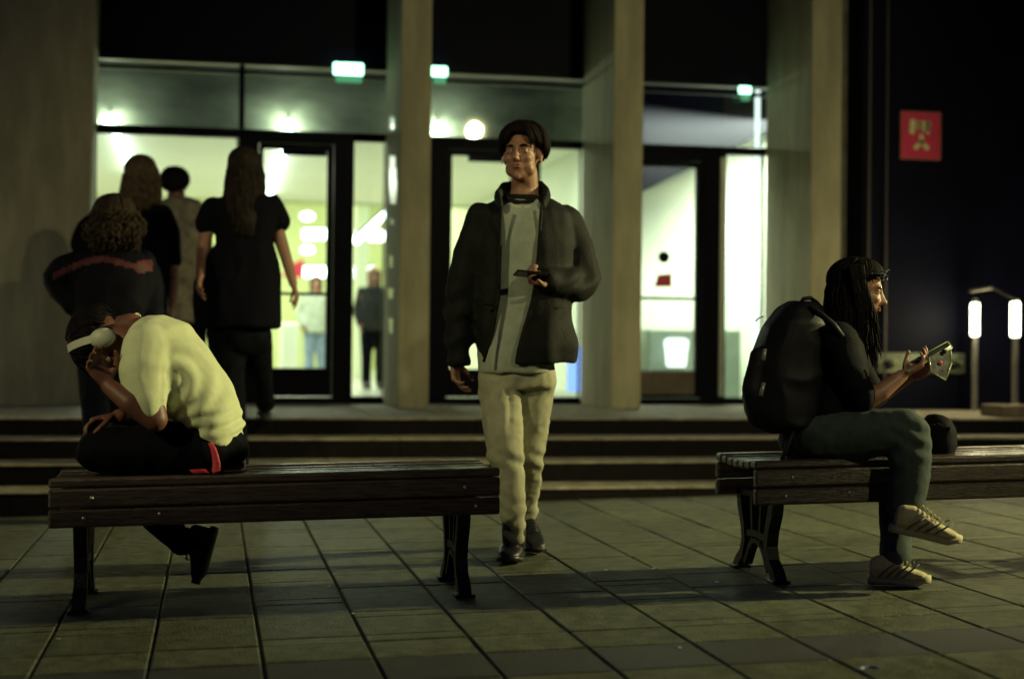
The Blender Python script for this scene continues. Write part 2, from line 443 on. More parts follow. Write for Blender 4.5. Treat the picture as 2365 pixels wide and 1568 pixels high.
# transom panes
for a, b in ((-.88, .170), (.216, 1.281), (1.503, 2.836), (3.062, 4.26), (4.262, 4.36)):
    MB().box(a, b, YF - .004, YF + .004, ZH1 + .002, ZT - .016).build('transom_pane', GLASS, bd)
def window(x0, x1, z0, z1, fr=.012):
    f = MB()
    f.box(x0, x0 + fr, YF - .03, YF + .03, z0, z1); f.box(x1 - fr, x1, YF - .03, YF + .03, z0, z1)
    f.box(x0 + fr, x1 - fr, YF - .03, YF + .03, z0, z0 + fr); f.box(x0 + fr, x1 - fr, YF - .03, YF + .03, z1 - fr, z1)
    fo = f.build('window', BLACKM, bd)
    MB().box(x0 + fr, x1 - fr, YF - .004, YF + .004, z0 + fr, z1 - fr).build('pane', GLASS, fo)
    return fo
window(-.875, .170, .502, ZH0 - .002)
window(1.040, 1.281, .502, ZH0 - .002, .006)
window(2.500, 2.836, .502, ZH0 - .002, .006)
window(4.030, 4.360, .502, ZH0 - .002, .006)
def door(x0, x1, g0, g1, closer, panel=BLACKM, gz=2.383, bar=1.285, barx=None):
    "x0..x1 outer frame, g0..g1 glass"
    fr = MB(); zt = ZH0 - .002
    fr.box(x0, g0 - .035, YF - .05, YF + .05, .502, zt); fr.box(g1 + .05, x1, YF - .05, YF + .05, .502, zt)
    fr.box(g0 - .035, g1 + .05, YF - .05, YF + .05, gz + .045, zt)
    fr.build('door_frame', BLACKM, bd)
    d = MB(); a, b = g0 - .030, g1 + .045
    d.box(a, g0, YF - .028, YF + .028, .506, gz + .04); d.box(g1, b, YF - .028, YF + .028, .506, gz + .04)
    d.box(g0, g1, YF - .028, YF + .028, gz, gz + .04); d.box(g0, g1, YF - .020, YF + .028, .506, .722)
    do = d.build('door', BLACKM, bd)
    MB().bev(g0 + .01, g1 - .01, YF - .034, YF - .021, .53, .715, .003, 1).build('kick_plate', panel, do)
    MB().box(g0, g1, YF - .004, YF + .004, .722, gz).build('pane', GLASS, do)
    MB().bev(g0, g1, YF - .055, YF - .030, bar - .012, bar + .012, .004, 1).build('push_bar', BLACKM, do)
    if closer: MB().bev(g0 + closer, g0 + closer + .34, YF + .03, YF + .09, gz - .035, gz + .03, .006, 1).build('door_closer', BLACKM, do)
door(.172, 1.038, .360, .841, .14)
door(1.520, 2.498, 1.805, 2.270, .14)
door(3.062, 4.028, 3.215, 3.791, 0, mat('bronze kick plate', (.085, .06, .04), .4, .3, noise=.2), 2.346, 1.296)
MB().bev(3.975, 4.008, YF - .07, YF - .052, .52, 2.43, .003, 1).build('pull_rail', mat('pale aluminium', (.5, .5, .4), .3, .8), bd)

# stickers and hanging things on the right-hand door
st = empty('door_sign', P(1532, 595, YF - .006), 'round black sign above a small red notice on the right door', 'sign')
MB().cyl(P(1533, 594, YF - .008), (0, -1, 0), .047, .003, 32).build('disc', mat('black sticker', (.004, .010, .010), .7, spec=.1), st)
a = P(1512, 662, YF - .008); b = P(1551, 632, YF - .008)
MB().hexa([(a[0], a[1], a[2]), (b[0], a[1], a[2]), (b[0], a[1] + .003, a[2]), (a[0], a[1] + .003, a[2]), (a[0] + .025, a[1], b[2] - .012), (b[0], a[1], b[2]), (b[0], a[1] + .003, b[2]), (a[0] + .025, a[1] + .003, b[2] - .012)]).build('notice', RED, st)

# ------------------------------------------------------------------ interior
YB, ZC = 14.25, 2.845
def st_obj(mb, name, m): o = mb.build(name, m, wloc=(0, 0, 0)); meta(o, kind='structure'); return o
st_obj(MB().box(-6, 9, 11.72, 32, .25, .449), 'interior_floor', INFLOOR)
st_obj(MB().box(-6, 3.5, YB + .02, 20.6, ZC, ZC + .15), 'interior_ceiling', CEIL)
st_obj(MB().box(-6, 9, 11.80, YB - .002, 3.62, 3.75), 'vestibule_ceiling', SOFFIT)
fb = MB(); fb.box(-6, 3.5, YB, YB + .018, ZC - .01, 3.615); st_obj(fb, 'interior_fascia', BULK)
st_obj(MB().box(-6, 9, 30, 30.2, .45, 5), 'interior_back_wall', INWALL)
st_obj(MB().box(-6, 9, 20.6, 31, 4.2, 4.35), 'upper_ceiling', CEIL)
st_obj(MB().box(-6, 3.5, 20.62, 20.75, ZC - .03, 4.2), 'interior_lintel', INWALL)
st_obj(MB().box(-4.6, -4.4, 14.3, 30, .45, 4.1), 'interior_side_wall', WHITEWALL)
# right-hand room behind the third door
st_obj(MB().box(3.66, 9, 13.40, 13.55, .45, 3.4), 'side_room_wall', WHITEWALL)
st_obj(MB().box(3.51, 3.64, 13.2, 29.8, .45, 3.6), 'partition_wall', WHITEWALL)
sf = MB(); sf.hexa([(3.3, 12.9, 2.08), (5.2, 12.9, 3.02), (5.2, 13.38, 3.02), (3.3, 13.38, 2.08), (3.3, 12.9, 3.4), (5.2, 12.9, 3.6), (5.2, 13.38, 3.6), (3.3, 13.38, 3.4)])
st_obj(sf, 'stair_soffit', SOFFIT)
sw = MB().box(4.93, 5.0, 11.75, 13.39, .45, 3.0); st_obj(sw, 'side_room_end_wall', WHITEWALL)

def tube_lamp(p, q, label, r=.035, group='fluorescent ceiling tubes', light=26):
    p, q = np.array(p), np.array(q); m = (p + q) / 2
    t = empty('ceiling_light', m, label, 'lamp', group)
    MB().tube([p, q], r, 10).build('tube', TUBE, t, True)
    up = np.array([0, 0, r + .012])
    MB().tube([p + up, q + up], .02, 6).build('housing', BULK, t)
    if light:
        area('tube_light', m + np.array([0, 0, -.08]), m + np.array([0, 0, -1.5]), light, (.86, 1.0, .74), .12, 1.2)
tube_lamp(AZ(262, 292, ZC - .05), AZ(306, 408, ZC - .05), 'long fluorescent tube slanting down behind the blonde head')
tube_lamp(AZ(668, 305, ZC - .05), AZ(622, 455, ZC - .05), 'long fluorescent tube beside the head of the woman in black')
tube_lamp(AZ(1336, 387, ZC - .05), AZ(1258, 443, ZC - .05), 'fluorescent tube seen over the walking man\'s shoulder')
tube_lamp(P(887, 494, 21.5), P(822, 556, 20.9), 'short tilted light tube at the back of the hall left of the first pillar', .05, 'far hall lights', 0)
for (x0, x1, y, lab) in ((700, 755, 541, 'upper horizontal light bar through the first door'), (812, 889, 545, 'upper horizontal light bar through the sidelight'), (690, 752, 628, 'lower horizontal light bar through the first door'), (812, 865, 628, 'lower horizontal light bar through the sidelight')):
    tube_lamp(P(x0, y, 28), P(x1, y, 28), lab, .09, 'far hall lights', 0)
for (x, y, lab) in ((710, 500, 'upper small round light on the far hall wall'), (710, 577, 'lower small round light on the far hall wall')):
    c = P(x, y, 27.5); t = empty('round_light', c, lab, 'lamp', 'far hall lights')
    MB().ell(c, (.12, .06, .07), nu=14, nv=8).build('bulb', TUBE, t, True)
for (x, y, lab) in ((250, 277, 'round lamp above the door header by the left wall'), (668, 291, 'round lamp above the door header over the woman in black'), (1018, 295, 'round lamp above the door header right of the first pillar')):
    c = P(x, y, YB - .22); t = empty('round_light', c, lab, 'lamp', 'round lamps under the fascia')
    MB().ell(c, (.055, .05, .05), nu=16, nv=10).build('bulb', BLOB, t, True)
    MB().tube([c + np.array([0, 0, .04]), c + np.array([0, .2, .10])], .012, 6).build('bracket', BULK, t)
    d = bpy.data.lights.new('bulb_light', 'POINT'); d.energy = 44; d.color = (.84, 1, .72); d.shadow_soft_size = .06
    o = bpy.data.objects.new('bulb_light', d); COL.objects.link(o); o.location = c + np.array([0, .10, .0])
# hall lights
area('hall_light', (0, 17.5, ZC - .02), (0, 17.5, 0), 270, (.97, 1, .80), 5, 4)
area('hall_light', (0, 25, 4.1), (0, 25, 0), 620, (.92, 1, .62), 6, 6)
area('side_room_light', (4.3, 12.7, 2.9), (4.2, 13.4, 1.6), 190, (.90, 1, .84), 1.4, .25)
# hall columns of light and objects seen through the glass
wc = MB().box(*sorted((P(822, 600, 22)[0], P(852, 600, 22)[0])), 22, 22.3, .45, 4.2).build('white_column', WHITEWALL, wloc=(0, 0, 0)); meta(wc, kind='structure')
rs = empty('banner', P(676, 617, 24), 'red banner hanging in the hall seen through the first door', 'banner')
a = P(650, 640, 24); b = P(702, 598, 24)
MB().hexa([(a[0], 24, a[2]), (b[0], 24, a[2]), (b[0], 24.03, a[2]), (a[0], 24.03, a[2]), (a[0] + .12, 24, b[2] - .1), (b[0], 24, b[2]), (b[0], 24.03, b[2]), (a[0] + .12, 24.03, b[2] - .1)]).build('cloth_panel', RED, rs)
# white stool-like bucket and glowing screens low in the right room
bk = empty('lit_bucket', P(1562, 845, 13.1), 'glowing white bucket-shaped lamp low behind the right door', 'lamp')
c = P(1562, 815, 13.0); sc_ = DEP(c) / F_PX
rr = [(-32, 21), (-26, 23), (0, 25), (22, 28), (30, 27), (34, 18)]
MB().tube([c + np.array([0, 0, h * sc_]) for h, _ in rr], [w * sc_ for _, w in rr], 20).build('shade', glow('white lamp shade', (.85, 1, .9), 2.2), bk, True)
cb = MB(); q0 = P(1484, 856, 13.3); q1 = P(1600, 762, 13.3)
cb.bev(q0[0], q1[0] + .4, 13.12, 13.36, .45, q1[2], .01, 1); o = cb.build('cabinet', mat('grey green cabinet', (.16, .20, .15), .5, noise=.1)); meta(o, 'low grey green cabinet behind the right door under a glowing lamp', 'cabinet')
bx = MB(); a = P(1312, 905, 13.5); b = P(1334, 800, 13.5); bx.bev(a[0], b[0] + .1, 13.5, 13.55, a[2], b[2], .004, 1)
o = bx.build('display_screen', glow('blue screen', (.25, .45, 1.0), 1.6)); meta(o, 'narrow bright blue screen low in the window beside the walking man', 'screen')

vt = empty('lit_wall_edge', P(1747, 830, 12.3), 'tall narrow glowing strip standing in for the lit end-wall edge in the last window', 'lamp')
a = P(1740, 890, 12.3); b = P(1756, 205, 12.3)
MB().bev(a[0], b[0], 12.3, 12.32, a[2], b[2], .003, 1).build('strip', glow('lit edge glow', (.78, 1, .95), 1.6), vt)  # no lamp: the end wall's lit edge, made as a glowing strip
# exit lights
def exitl(x0, x1, y0, y1, Y, label, skew=0):
    a = P(x0, y1, Y); b = P(x1, y0, Y); t = empty('exit_light', ((a[0] + b[0]) / 2, Y, a[2]), label, 'exit light', 'green exit lights')
    MB().bev(a[0], b[0], Y, Y + .03, a[2], b[2], .012, 3).build('panel', GREEN, t)
    MB().bev(a[0] + .02, b[0] - .01, Y + .004, Y + .028, a[2] - .055, a[2] - .001, .006, 2).build('reflection_glow', glow('dim green glow', (.16, .62, .30), .55), t)  # dim glowing panel stands in for the light's reflection below it
    MB().box((a[0] + b[0]) / 2 - .03, (a[0] + b[0]) / 2 + .03, Y + .031, 11.624, b[2] - .03, b[2]).build('bracket', BLACKM, t)
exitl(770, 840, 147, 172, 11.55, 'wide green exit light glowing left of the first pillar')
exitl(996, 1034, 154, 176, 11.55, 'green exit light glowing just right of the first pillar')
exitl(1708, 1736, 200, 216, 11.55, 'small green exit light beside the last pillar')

# ------------------------------------------------------------------ right wall fittings
YW = 10.715
rsn = empty('red_sign', P(2124, 313, YW), 'red square sign with pale pictogram on the black wall', 'sign')
a = P(2080, 366, YW); b = P(2170, 263, YW)
MB().bev(a[0], b[0], YW - .012, YW - .002, a[2], b[2], .003, 1).build('plate', RED, rsn)
SX = (b[0] - a[0]) / 820; SZ = (b[2] - a[2]) / 950
def sp(u, v): return (a[0] + (u - 350) * SX, b[2] - (v - 290) * SZ)
def sbar(pts, w):
    mb = MB()
    for (u0, v0), (u1, v1) in zip(pts[:-1], pts[1:]):
        p0 = np.array(sp(u0, v0)); p1 = np.array(sp(u1, v1)); d = (p1 - p0) / np.linalg.norm(p1 - p0); n = np.array([-d[1], d[0]]) * w * SX / 2; e = d * w * SX * .3
        c = [p0 - e - n, p1 + e - n, p1 + e + n, p0 - e + n]
        mb.hexa([(q[0], YW - .0145, q[1]) for q in c] + [(q[0], YW - .0125, q[1]) for q in c])
    return mb
sbar([(770, 760), (775, 900), (640, 1020)], 85).build('figure_mark', SIGNYEL, rsn)
sbar([(775, 900), (900, 1020)], 85).build('figure_mark', SIGNYEL, rsn)
sbar([(585, 470), (570, 700)], 110).build('symbol_mark', SIGNYEL, rsn)
sbar([(700, 520), (930, 520)], 90).build('symbol_mark', SIGNYEL, rsn)
sbar([(690, 620), (930, 630)], 60).build('symbol_mark', SIGNYEL, rsn)
sbar([(905, 480), (905, 700)], 70).build('symbol_mark', SIGNYEL, rsn)
sbar([(735, 500), (735, 640)], 50).build('symbol_mark', SIGNYEL, rsn)
brd = MB()
brd.box(a[0] - .006, b[0] + .006, YW - .014, YW - .003, b[2] + .001, b[2] + .007); brd.box(a[0] - .006, b[0] + .006, YW - .014, YW - .003, a[2] - .007, a[2] - .001)
brd.box(a[0] - .007, a[0] - .001, YW - .014, YW - .003, a[2], b[2]); brd.box(b[0] + .001, b[0] + .007, YW - .014, YW - .003, a[2], b[2])
brd.build('border', mat('sign border', (.35, .16, .08), .6), rsn)

cp = empty('pipe_panel', P(2125, 862, YW), 'grey metal panel with three round pipe outlets low on the black wall', 'panel')
a = P(2025, 861, YW); b = P(2226, 816, YW)
MB().bev(a[0], b[0], YW - .02, YW - .002, a[2], b[2], .004, 1).build('plate', mat('dull zinc', (.15, .17, .11), .5, .3, noise=.3, nscale=12), cp)
for i, x in enumerate((2050, 2133, 2200)):
    c = P(x, 841, YW - .02)
    MB().cyl(c, (0, -1, 0), .032, .05, 20).build('outlet', IRON, cp, True)
    MB().cyl(P(x + 14, 838, YW - .021), (0, -1, 0), .02, .03, 18).build('cap', mat('highlight-toned brass', (.35, .42, .14), .3, .7), cp, True)  # cap colour holds the green-yellow highlights seen on the outlets

# handrail with lit posts
hr = empty('handrail', P(2248, 948, 10.42), 'steel handrail with two glowing light posts on the landing', 'handrail')
c0 = P(2250, 949, 10.42); xw = .028
zt = P(2250, 690, 10.42)[2]; zl = P(2250, 776, 10.42)[2]; zlt = P(2250, 700, 10.42)[2]
MB().bev(c0[0] - xw * .7, c0[0] + xw * .7, 10.405, 10.435, .452, zl - .001, .004, 1).build('post', STEEL, hr)
MB().bev(c0[0] - xw * .95, c0[0] + xw * .95, 10.395, 10.445, zl, zlt, .010, 3).build('light_tube', LED, hr)
MB().bev(c0[0] - xw * .7, c0[0] + xw * .7, 10.405, 10.435, zlt + .001, zt, .003, 1).build('post_top', STEEL, hr)
c1 = P(2343, 945, 9.75); 
MB().bev(c1[0] - xw * .7, c1[0] + xw * .7, 9.735, 9.765, .452, P(2343, 778, 9.75)[2] - .001, .004, 1).build('post', STEEL, hr)
MB().bev(c1[0] - xw * .9, c1[0] + xw * .9, 9.72, 9.78, P(2343, 778, 9.75)[2], P(2343, 697, 9.75)[2], .010, 3).build('light_tube', LED, hr)
r0_ = P(2243, 672, 10.42); r1_ = P(2292, 664, 10.2); r2_ = P(2350, 694, 9.72)
def flat(p, q, w, h):
    p, q = np.array(p), np.array(q); d = q - p; d /= np.linalg.norm(d); s = np.cross(d, (0, 0, 1)); s /= np.linalg.norm(s); u = np.cross(s, d)
    c = [(-w, -h), (w, -h), (w, h), (-w, h)]
    return MB().hexa([p + s * a_ + u * b_ for a_, b_ in c] + [q + s * a_ + u * b_ for a_, b_ in c])
flat(r0_, r1_, .022, .010).build('rail', STEEL, hr)
flat(r1_, r2_, .012, .006).build('rail', mat('dull rail', (.16, .14, .11), .4, .7), hr)

def led_point(x, y, z, e=16):
    d = bpy.data.lights.new('post_light', 'POINT'); d.energy = e; d.color = (1.0, .86, .48); d.shadow_soft_size = .04
    o = bpy.data.objects.new('post_light', d); COL.objects.link(o); o.location = (x, y, z)
led_point(c0[0] - .01, 10.36, zl + .1); led_point(c1[0] - .01, 9.68, 1.15, 10)
# the matching handrail at the other end of the landing, just outside the picture
hr2 = empty('handrail', (-2.3, 10.42, .45), 'steel handrail with glowing posts beyond the left end of the landing', 'handrail')
for yy_ in (10.42, 9.75):
    MB().bev(-2.32, -2.28, yy_ - .015, yy_ + .015, .452, zl - .001, .004, 1).build('post', STEEL, hr2)
    MB().bev(-2.334, -2.266, yy_ - .025, yy_ + .025, zl, zlt, .010, 3).build('light_tube', LED, hr2)
    pass
for yy_ in (9.0, 8.4):
    z0 = ZS[2] if yy_ > 8.9 else ZS[0]
    MB().bev(-2.32, -2.28, yy_ - .015, yy_ + .015, z0, z0 + .66, .004, 1).build('post', STEEL, hr2)
    MB().bev(-2.334, -2.266, yy_ - .025, yy_ + .025, z0 + .661, z0 + .92, .010, 3).build('light_tube', LED, hr2)
    led_point(-2.24, yy_ - .03, z0 + .8, 6)
flat((-2.3, 10.5, zlt + .03), (-2.3, 9.7, zlt + .03), .022, .01).build('rail', STEEL, hr2)

# ------------------------------------------------------------------ benches
def bench(x0, x1, y0, label):
    zg = SL * (x0 + x1) / 2
    t = empty('bench', ((x0 + x1) / 2, y0 + .22, zg), label, 'bench', 'slatted wooden benches')
    D = .45; top = .452
    def tz(x): return SL * x
    def plank(ya, yb, za, zb, nm='slat', b=.008):
        bm = MB().bev(x0, x1, ya, yb, za, zb, b, 2)
        bm.v = [(v[0], v[1], v[2] + tz(v[0])) for v in bm.v]
        return bm.build(nm, WOOD, t)
    n = 7; w = D / n
    for i in range(n):
        c = (i + .5) / n * 2 - 1; dz = -.014 * (1 - c * c)
        plank(y0 + i * w + .003, y0 + (i + 1) * w - .003, top - .030 + dz, top + dz)
    for ya, yb in ((y0 - .004, y0 + .030), (y0 + D - .030, y0 + D + .004)):
        plank(ya, yb, top - .100, top - .036, 'side_plank'); plank(ya, yb, top - .166, top - .105, 'side_plank')
    for lx in (x0 + .10, x1 - .12):
        zg = tz(lx); yc = y0 + D / 2; z1 = top - .17 + zg
        lg = MB()
        def strip(pts, wd, tk):
            rings = []
            for i, (y, z) in enumerate(pts):
                d = np.array(pts[min(i + 1, len(pts) - 1)]) - np.array(pts[max(i - 1, 0)]); d = d / np.linalg.norm(d); nn = np.array([-d[1], d[0]])
                k = wd[i] if hasattr(wd, '__len__') else wd
                p = np.array([y, z])
                rings.append([(lx - tk, *(p + nn * k)), (lx + tk, *(p + nn * k)), (lx + tk, *(p - nn * k)), (lx - tk, *(p - nn * k))])
            lg.ring(rings)
        for s in (-1, 1):
            strip([(yc + s * .175, z1 + .03), (yc + s * .165, z1 - .03), (yc + s * .130, z1 - .10), (yc + s * .118, z1 - .16), (yc + s * .140, z1 - .215), (yc + s * .185, zg + .035), (yc + s * .205, zg + .001)], [.024, .022, .019, .018, .018, .020, .030], .022)
            strip([(yc + s * .055, z1 + .03), (yc + s * .045, z1 - .06), (yc + s * .038, z1 - .135)], .010, .016)
            strip([(yc + s * .03, z1 - .15), (yc + s * .075, z1 - .185), (yc + s * .125, z1 - .25)], .012, .016)
        strip([(yc - .125, z1 - .135), (yc, z1 - .125), (yc + .125, z1 - .135)], .013, .017)
        strip([(yc - .05, z1 - .165), (yc, z1 - .150), (yc + .05, z1 - .165)], .008, .018)
        strip([(yc - .19, z1 + .022), (yc + .19, z1 + .022)], .012, .022)
        lg.build('leg', IRON, t)
        for s in (-1, 1): MB().bev(lx - .035, lx + .035, yc + s * .205 - .03, yc + s * .205 + .03, zg - .002, zg + .012, .003, 1).build('foot_plate', IRON, t)
    for lx, zz in ((x0 + .14, top - .068), (x0 + .115, top - .135), (x1 - .125, top - .068), (x1 - .085, top - .135), (x0 + .36, top - .128)):
        MB().ell((lx, y0 - .005, zz + tz(lx)), (.007, .004, .007), nu=10, nv=6).build('bolt', BOLT, t, True)
    return t
bench(-.53, .99, 5.21, 'left wooden bench where the man in the white t-shirt sits')
bench(1.93, 3.48, 5.21, 'right wooden bench under the woman with the phone')

# ------------------------------------------------------------------ people: shared makers
TOC = -FW
def nrm(v): v = np.array(v, float); return v / (np.linalg.norm(v) + 1e-9)
def D3(r, u, c): return nrm(RT * r + UP * u + TOC * c)       # direction right, up, towards camera
def frame(fwd, up):
    f = nrm(fwd); u = np.array(up, float); u = nrm(u - f * (u @ f)); s = np.cross(f, u)
    return np.stack([s, f, u], 1)
def st(x, y, Y, ax, ay, hd):
    c = P(x, y, Y); s = DEP(c) / F_PX
    return (c, (RT * ax - UP * ay) * s, FW * hd)
def pc(lst, Y):
    "limb points given as x, y, depth offset, radius"
    return [(P(x, y, Y + dy), r) for x, y, dy, r in lst]
def head(mb, c, R, s=1.0):
    q = lambda p: np.array(c) + R @ (np.array(p) * s)
    e = lambda p, r: mb.ell(q(p), tuple(k * s for k in r), R, 22, 14)
    e((0, -.014, .036), (.074, .096, .084)); e((0, .018, -.028), (.060, .070, .082)); e((0, .038, -.078), (.040, .044, .030))
    mb.ell(q((0, .069, -.097)), (.016 * s,) * 3)
    mb.chain([(q((0, .090, .012)), .008 * s), (q((0, .101, -.012)), .010 * s), (q((0, .108, -.028)), .0135 * s)])
    e((.012, .094, -.032), (.008, .010, .007)); e((-.012, .094, -.032), (.008, .010, .007))
    mb.chain([(q((-.042, .070, .030)), .011 * s), (q((0, .082, .030)), .011 * s), (q((.042, .070, .030)), .011 * s)])
    for k in (-1, 1):
        e((k * .036, .060, -.020), (.024, .026, .022)); e((k * .046, .030, -.060), (.018, .034, .030))
        e((k * .078, -.006, -.004), (.007, .019, .031)); e((k * .084, -.002, .004), (.005, .010, .018))
    e((0, .080, -.053), (.023, .014, .0065)); e((0, .079, -.064), (.020, .014, .0075))
def face_sculpt(me, c, R, s=1.0):
    V = getV(me); L = (V - np.array(c)) @ R / s
    w = np.clip((.15 - np.linalg.norm(L - np.array([0, .01, -.02]), axis=1)) / .03, 0, 1) * np.clip((L[:, 1] - .0) / .03, 0, 1)
    ne = len(me.edges); E = np.empty(ne * 2, dtype=np.int32); me.edges.foreach_get('vertices', E); E = E.reshape(-1, 2); deg = np.bincount(E.ravel(), minlength=len(V))[:, None]
    for _ in range(5):
        A = np.zeros_like(V); np.add.at(A, E[:, 0], V[E[:, 1]]); np.add.at(A, E[:, 1], V[E[:, 0]])
        V = V + (A / np.maximum(deg, 1) - V) * (w * .5)[:, None]
    setV(me, V); N = getN(me)
    L = (V - np.array(c)) @ R / s
    for p, r, amt in (((0, .108, -.026), .010, .004), ((0, .094, -.053), .009, .0035), ((0, .092, -.0655), .009, .0035), ((-.032, .086, .012), .015, -.011), ((.032, .086, .012), .015, -.011), ((0, .098, -.0585), .006, -.003), ((0, .086, -.080), .012, -.003)):
        d = np.linalg.norm((L - np.array(p)) * np.array([1, .7, 1.2]), axis=1)
        V = V + N * (amt * s * np.exp(-(d / r) ** 2))[:, None]
    setV(me, V)
    L = (V - np.array(c)) @ R / s; me['lip'] = float(max([l[1] for l in L if abs(l[0]) < .008 and abs(l[2] + .058) < .006] or [.09]))
    me['brow'] = float(max([l[1] for l in L if abs(abs(l[0]) - .030) < .008 and abs(l[2] - .030) < .006] or [.085]))
LIP = mat('lips', (.26, .085, .065), .45)
WHITE_EYE = mat('eye white', (.34, .30, .26), .3); IRIS = mat('dark iris', (.015, .01, .008), .15)
def eyes(c, R, parent, s=1.0, me=None, skinm=None, browm=None):
    q = lambda x, y, z: np.array(c) + R @ (np.array([x, y, z]) * s)
    for k in (-1, 1):
        p = q(k * .032, .0685, .010)
        e = MB().ell(p, (.0112 * s,) * 3, R, nu=16, nv=10).build('eye', WHITE_EYE, parent, True)
        MB().ell(q(k * .032, .0745, .0098), (.0062 * s,) * 3, nu=12, nv=8).build('iris', IRIS, e, True)
        MB().ell(q(k * .032, .0688, .0145), (.0130 * s, .0118 * s, .0085 * s), R, nu=16, nv=10).build('upper_eyelid', skinm or SKIN, e, True)
        MB().ell(q(k * .032, .0680, .0030), (.0125 * s, .0112 * s, .0060 * s), R, nu=16, nv=10).build('lower_eyelid', skinm or SKIN, e, True)
        if me is not None:
            b = me['brow']; MB().tube([q(k * .014, b + .002, .026), q(k * .026, b + .0015, .031), q(k * .040, b - .006, .031), q(k * .049, b - .015, .026)], [.003, .0042, .0036, .0015], 6).build('eyebrow', browm or IRIS, parent, True)
    if me is not None:
        y = me['lip']
        MB().ell(q(0, y - .0035, -.0535), (.021 * s, .0060 * s, .0038 * s), R, 18, 8).build('upper_lip', LIP, parent, True)
        MB().ell(q(0, y - .0035, -.0625), (.018 * s, .0065 * s, .0048 * s), R, 18, 8).build('lower_lip', LIP, parent, True)
def hand(mb, w, d, n, side=1, curl=.5, s=1.0, spread=.10, thumb=.6, curls=None):
    w = np.array(w, float); d = nrm(d); n = np.array(n, float); n = nrm(n - d * (n @ d)); a = np.cross(d, n) * side
    mb.loft([(w - d * .02 * s, a * .024 * s, n * .019 * s), (w + d * .015 * s, a * .027 * s, n * .017 * s), (w + d * .05 * s, a * .038 * s, n * .016 * s), (w + d * .088 * s, a * .041 * s, n * .013 * s), (w + d * .098 * s, a * .036 * s, n * .009 * s)], 18, 2.2)
    for i, (o, L) in enumerate(((.030, .074), (.010, .084), (-.010, .078), (-.029, .060))):
        base = w + d * (.088 - .006 * abs(i - 1)) * s + a * o * s
        dd = nrm(d + a * spread * (1.5 - i) * .8); pts = [(base, .0092 * s)]; cu = (curls[i] if curls else curl) * (1 + .08 * i); p = base; ang = 0
        for fr_ in (.46, .30, .24):
            ang += cu; v = dd * cos(ang) + n * sin(ang); p = p + v * L * fr_ * s; pts.append((p, (.0085, .0078, .0066)[len(pts) - 1] * s))
        mb.chain(pts, 10)
    b = w + d * .024 * s + a * .028 * s; v1 = nrm(d * .55 + a * .75 + n * thumb); p1_ = b + v1 * .042 * s; v2 = nrm(d * .8 + a * .35 + n * thumb); p2_ = p1_ + v2 * .032 * s; v3 = nrm(d * .9 + n * thumb); p3_ = p2_ + v3 * .024 * s
    mb.chain([(b, .014 * s), (p1_, .0115 * s), (p2_, .0100 * s), (p3_, .0082 * s)], 10)
def shoe(parent, heel, toe, up, m_up, m_sole, w=.046, h=.085, laces=True, lace_mat=None, sole_h=.026):
    heel, toe = np.array(heel, float), np.array(toe, float); d = nrm(toe - heel); L = np.linalg.norm(toe - heel)
    u = np.array(up, float); u = nrm(u - d * (u @ d)); s = np.cross(d, u)
    T = [(0.02, .62, .86), (.10, .74, 1.0), (.26, .76, 1.05), (.42, .82, .88), (.58, .93, .66), (.76, 1.0, .50), (.90, .84, .40), (.985, .45, .28)]
    up_ = MB(); up_.loft([(heel + d * L * t + u * (sole_h + h * k) / 2, s * w * f, u * ((h * k) / 2)) for t, f, k in T], 22, 2.6)
    me = fuse(up_, .0055, 3); o = skin_obj('shoe', me, m_up, parent)
    so = MB(); so.loft([(heel + d * L * t + u * (sole_h / 2 + (.012 if t > .9 else 0)), s * w * f * 1.06, u * sole_h / 2) for t, f in ((-.02, .55), (.06, .76), (.25, .80), (.45, .84), (.65, .98), (.8, 1.03), (.93, .82), (1.01, .45))], 22, 3.0)
    so.build('sole', m_sole, o, True)
    if laces:
        lb = MB()
        for i in range(5):
            t = .36 + i * .065; hh = sole_h + h * float(np.interp(t, (.26, .42, .58, .76), (1.05, .88, .66, .50))) + .001; ww = w * .42
            c = heel + d * L * t
            lb.tube([c - s * ww + u * (hh - .006), c + u * (hh + .001), c + s * ww + u * (hh - .006) + d * .004], .0032, 6)
        lb.build('lace', lace_mat or m_sole, o, True)
    return o
